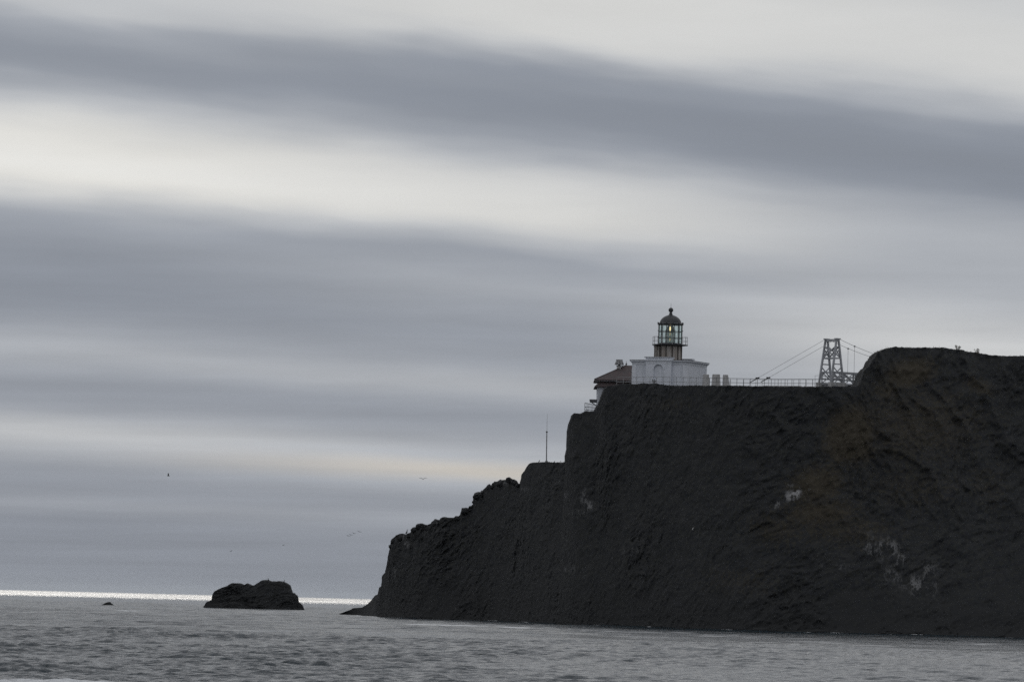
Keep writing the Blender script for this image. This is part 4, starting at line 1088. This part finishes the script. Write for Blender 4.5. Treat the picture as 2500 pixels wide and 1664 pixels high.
# ------------------------------------------------------------------ birds
def tubex(mb, pts, rad, n=8): mb.tube(pts, rad, n); return mb
def standing_bird(name, foot, h, label, cat, mat, face=1, lean=0.25, neck=1.0):
    """one continuous body: tail, back, breast, neck, head and bill, on two legs"""
    f = np.array(foot, float); s = face
    P = lambda x, z, y=0: f + np.array((s * x * h, y * h, z * h))
    mb = MB()
    mb.tube([P(-0.30, 0.10), P(-0.22, 0.17), P(-0.10, 0.30), P(0.0, 0.45), P(0.05, 0.58), P(0.05, 0.70 * neck), P(0.04, 0.82 * neck), P(0.07, 0.90 * neck), P(0.13, 0.93 * neck), P(0.20, 0.92 * neck), P(0.30, 0.905 * neck)],
            [0.03 * h, 0.05 * h, 0.125 * h, 0.15 * h, 0.11 * h, 0.06 * h, 0.05 * h, 0.062 * h, 0.058 * h, 0.025 * h, 0.008 * h], 10)
    for sy in (-1, 1):
        mb.tube([P(0.0, 0.28, 0.06 * sy), P(0.03, 0.13, 0.07 * sy), P(0.0, 0.0, 0.07 * sy), P(0.0, -0.03, 0.07 * sy)], [0.05 * h, 0.022 * h, 0.016 * h, 0.016 * h], 6)
        mb.add([P(-0.02, 0.0, 0.05 * sy), P(0.12, 0.0, 0.03 * sy), P(0.12, 0.0, 0.12 * sy), P(-0.02, 0.025, 0.07 * sy)], [(0, 1, 2), (0, 1, 3), (1, 2, 3), (0, 2, 3)])
        # folded wing
        mb.tube([P(0.02, 0.50, 0.11 * sy), P(-0.08, 0.36, 0.13 * sy), P(-0.2, 0.2, 0.08 * sy), P(-0.3, 0.09, 0.03 * sy)], [0.05 * h, 0.06 * h, 0.035 * h, 0.01 * h], 6)
    o = obj(name, mb, mat, None, True); return tag(o, label, cat)
def flying_bird(name, c, span, label, mat, head=1, lw=20, rw=20, tip=0, cat='bird', group=None, yaw=0.0):
    """body along the flight direction, two jointed tapering wings with thickness"""
    c = np.array(c, float); s = span
    fx = np.array((head * math.cos(yaw), math.sin(yaw), 0.0)); wy = np.array((-math.sin(yaw) * head, math.cos(yaw), 0)); zz_ = np.array((0, 0, 1.0))
    mb = MB()
    mb.tube([c - fx * .22 * s, c - fx * .12 * s, c, c + fx * .1 * s, c + fx * .17 * s, c + fx * .21 * s, c + fx * .26 * s], [.012 * s, .03 * s, .05 * s, .04 * s, .026 * s, .024 * s, .005 * s], 8)
    for sg, ang in ((-1, lw), (1, rw)):
        a, b = R(ang), R(ang * 0.35 + tip)
        p0 = c + wy * sg * 0.03 * s; p1 = p0 + (wy * sg * math.cos(a) + zz_ * math.sin(a)) * 0.22 * s; p2 = p1 + (wy * sg * math.cos(b) + zz_ * math.sin(b)) * 0.27 * s - fx * 0.05 * s
        secs = [(p0, .10, .030), (p1, .085, .024), ((p1 + p2) / 2, .06, .017), (p2, .015, .008)]
        vs = []; 
        for p, ch_, th2 in secs:
            vs += [p + fx * ch_ * s, p + zz_ * th2 * s, p - fx * ch_ * s * 1.1, p - zz_ * th2 * s]
        fs = [(3, 2, 1, 0), (12, 13, 14, 15)]
        for i in range(3):
            for k in range(4): fs.append((i * 4 + k, i * 4 + (k + 1) % 4, (i + 1) * 4 + (k + 1) % 4, (i + 1) * 4 + k))
        mb.add(vs, fs)
    o = obj(name, mb, mat, None, True); return tag(o, label, cat, group)
def on_crest(px, tree=None, cxs=hcx, cys=hcy, Ys=hY):
    i = np.argmin(np.abs(cxs - px)); return at(px, cys[i] + 0.6, Ys[i])
def top_of(px, cxs, cys, Ys):
    c_ = on_crest(px, None, cxs, cys, Ys); return c_
# cormorants on the sea rock
q = top_of(655, rcx, rcy, rY); standing_bird('cormorant', q, 0.78, 'black cormorant upright on the summit of the sea rock', 'bird', 'bird_black', -1)
q = top_of(693.5, rcx, rcy, rY); standing_bird('cormorant', q, 0.72, 'hunched black bird on the right shoulder of the sea rock', 'bird', 'bird_black', 1, neck=0.86)
j = np.argmin(np.hypot(hcx - 992, hcy - 1303)); standing_bird('cormorant', at(993, 1304, hY[j]), 0.80, 'black cormorant upright on the low left end of the cliff', 'bird', 'bird_black', 1)
q = on_crest(1316.5); standing_bird('gull', q, 0.50, 'grey bird on the ledge just left of the mast', 'bird', 'bird_grey', 1, neck=0.8)
q = on_crest(1354); standing_bird('gull', q, 0.36, 'small bird on the ledge right of the mast', 'bird', 'bird_grey', 1, neck=0.8)
q = on_crest(1369); standing_bird('gull', q, 0.36, 'small bird on the ledge nearest the upright cliff wall', 'bird', 'bird_grey', -1, neck=0.8)
j = np.argmin(np.hypot(hcx - 1383, hcy - 1113)); standing_bird('cormorant', at(1381.8, 1114.5, hY[j] - 0.2), 0.46, 'dark bird perched on a knob of the cliff wall above the ledge', 'bird', 'bird_black', -1, neck=0.85)
h_, n_ = hit(1693, 1294); 
if h_ is not None: standing_bird('gull', h_ + n_ * 0.06, 0.50, 'white gull resting alone on the dark cliff face', 'bird', 'bird_white', 1, neck=0.8)
flying_bird('flying_bird', at(411, 1161, 700), 0.85, 'dark bird flying with raised wing high at the far left', 'bird_black', 1, 78, 20, 45, yaw=R(8))
flying_bird('flying_bird', at(1033, 1168.5, 760), 1.25, 'grey gull gliding with spread wings above the left cliff slope', 'bird_grey', 1, 32, 30, -18, yaw=R(88))
flying_bird('flying_bird', at(564, 1344, 800), 0.7, 'small dark bird flying low left of the sea rock', 'bird_black', -1, -25, 30, 0, yaw=R(35))
flying_bird('flying_bird', at(692, 1330, 850), 0.7, 'small dark bird flying low over the sea rock', 'bird_black', -1, -20, 30, 0, yaw=R(35))
for (px, py), lb in zip([(850, 1307), (856, 1304.5), (864, 1301), (877, 1297)], ['lowest bird at the left end of the flying line of four', 'second bird from the left in the flying line of four', 'third bird from the left in the flying line of four', 'highest bird at the right end of the flying line of four']):
    flying_bird('flying_bird', at(px, py, 900), 0.95, lb, 'bird_black', -1, 24, -12, 10, group='line of birds flying past the cliff', yaw=R(60))

# ------------------------------------------------------------------ plants on the hill top
def plant(px, py, hpx, wpx, n, label, seed, mat='leaf', base=None):
    r = random.Random(seed); Y = ground(px) + 0.6; k = F / Y
    b = at(px, py + 3, Y) if base is None else np.array(base)
    t = thing('dry_plant', b, label, 'plant')
    st = MB(); lf = MB()
    for i in range(n):
        a = r.uniform(-1, 1); hh = hpx / k * r.uniform(0.45, 1.0) ; w_ = wpx / k / 2 * a
        p0 = b + np.array((w_ * 0.35, r.uniform(-.2, .2), -0.1)); p2 = b + np.array((w_, r.uniform(-.3, .3), hh + 0.15)); p1 = (p0 + p2) / 2 + np.array((w_ * 0.15, 0, 0.08))
        st.tube([p0, p1, p2], [0.022, 0.016, 0.008], 5)
        for j in range(9):
            q = r.uniform(0.35, 1.0); c = p0 + (p2 - p0) * q + np.array((r.gauss(0, .06), r.gauss(0, .06), r.gauss(0, .05)))
            d1 = np.array((r.gauss(0, 1), r.gauss(0, 1), r.gauss(0, 1))); d1 /= np.linalg.norm(d1); d2 = np.cross(d1, (0.3, 0.5, 0.8)); d2 /= np.linalg.norm(d2) + 1e-6
            L_ = r.uniform(0.035, 0.075)
            lf.add([c - d1 * L_, c + d2 * L_ * .5, c + d1 * L_, c - d2 * L_ * .5], [(0, 1, 2, 3)])
        # seed head
        lf.lathe(p2, [(0.01, -0.05), (0.05, 0.0), (0.01, 0.06)], 6)
    obj('stem', st, 'stem', t); obj('foliage', lf, mat, t)
plant(2339, 850.5, 9, 22, 11, 'wispy dry plant on the hill top with one tall stalk', 3)
plant(2387, 858.5, 8, 17, 9, 'smaller wispy dry plant lower on the hill top', 5)
plant(1597, 936, 12, 9, 9, 'small dark bush in front of the arched niche of the lighthouse', 9, base=at(1597, 938, 717.5))

# scrub and grass on the soil of the hill and along the cliff edge
def scrub():
    r = np.random.default_rng(5)
    V = []; Fc = []
    me = headland.data; n = len(me.vertices); a = np.empty(n * 3, np.float32); me.vertices.foreach_get('co', a); a = a.reshape(-1, 3)
    nn = np.empty(n * 3, np.float32); me.vertices.foreach_get('normal', nn); nn = nn.reshape(-1, 3)
    soil_x = interp(F * a[:, 0] / a[:, 1] + 1250, [(1380, 0.0), (1480, 0.35), (1900, 0.4), (2080, 0.9), (2700, 1.0)])
    wgt = soil_x * np.clip((a[:, 2] - 7) / 12, 0, 1) * (a[:, 1] < 760) * np.clip(nn[:, 2] + 0.5, 0.05, 1.5)
    cl = np.clip(0.5 + 1.2 * fbm(a.astype(float) * 0.35, 3), 0.05, 1.5); wgt = wgt * cl
    idx = r.choice(n, 15000, replace=True, p=wgt / wgt.sum())
    b = a[idx] + r.normal(0, 0.06, (len(idx), 3)); nr = nn[idx]
    h = r.uniform(0.04, 0.11, len(idx)); o = 0
    up_ = nr * 0.5 + np.array((0, 0, 0.8))
    vs = []; fs = []
    for k in range(3):
        ang = r.uniform(0, 6.28, len(idx)); d = np.stack([np.cos(ang), np.sin(ang), 0 * ang], 1)
        L_ = h[:, None] * r.uniform(0.7, 1.3, (len(idx), 1))
        q0 = b - d * L_ * 0.35; q1 = b + d * L_ * 0.35; q2 = b + up_ * L_ + d * L_ * r.uniform(-.5, .5, (len(idx), 1))
        m0 = len(vs) * len(idx)
        vs += [q0, q1, q2]
    Vv = np.concatenate(vs); n_ = len(idx)
    fs = np.concatenate([np.stack([np.arange(n_) + 3 * k * n_, np.arange(n_) + (3 * k + 1) * n_, np.arange(n_) + (3 * k + 2) * n_], 1) for k in range(3)])
    me2 = bpy.data.meshes.new('scrub'); me2.from_pydata(Vv.tolist(), [], fs.tolist()); me2.materials.append(M['scrub'])
    o = bpy.data.objects.new('scrub', me2); C.objects.link(o); o['kind'] = 'stuff'; o['label'] = 'low dry scrub and grass clinging to the hill'
M['scrub'] = streaky('scrub', (0.050, 0.050, 0.032), (0.095, 0.072, 0.045), 0.9, 0.5, 1.0, bump=0)
scrub()
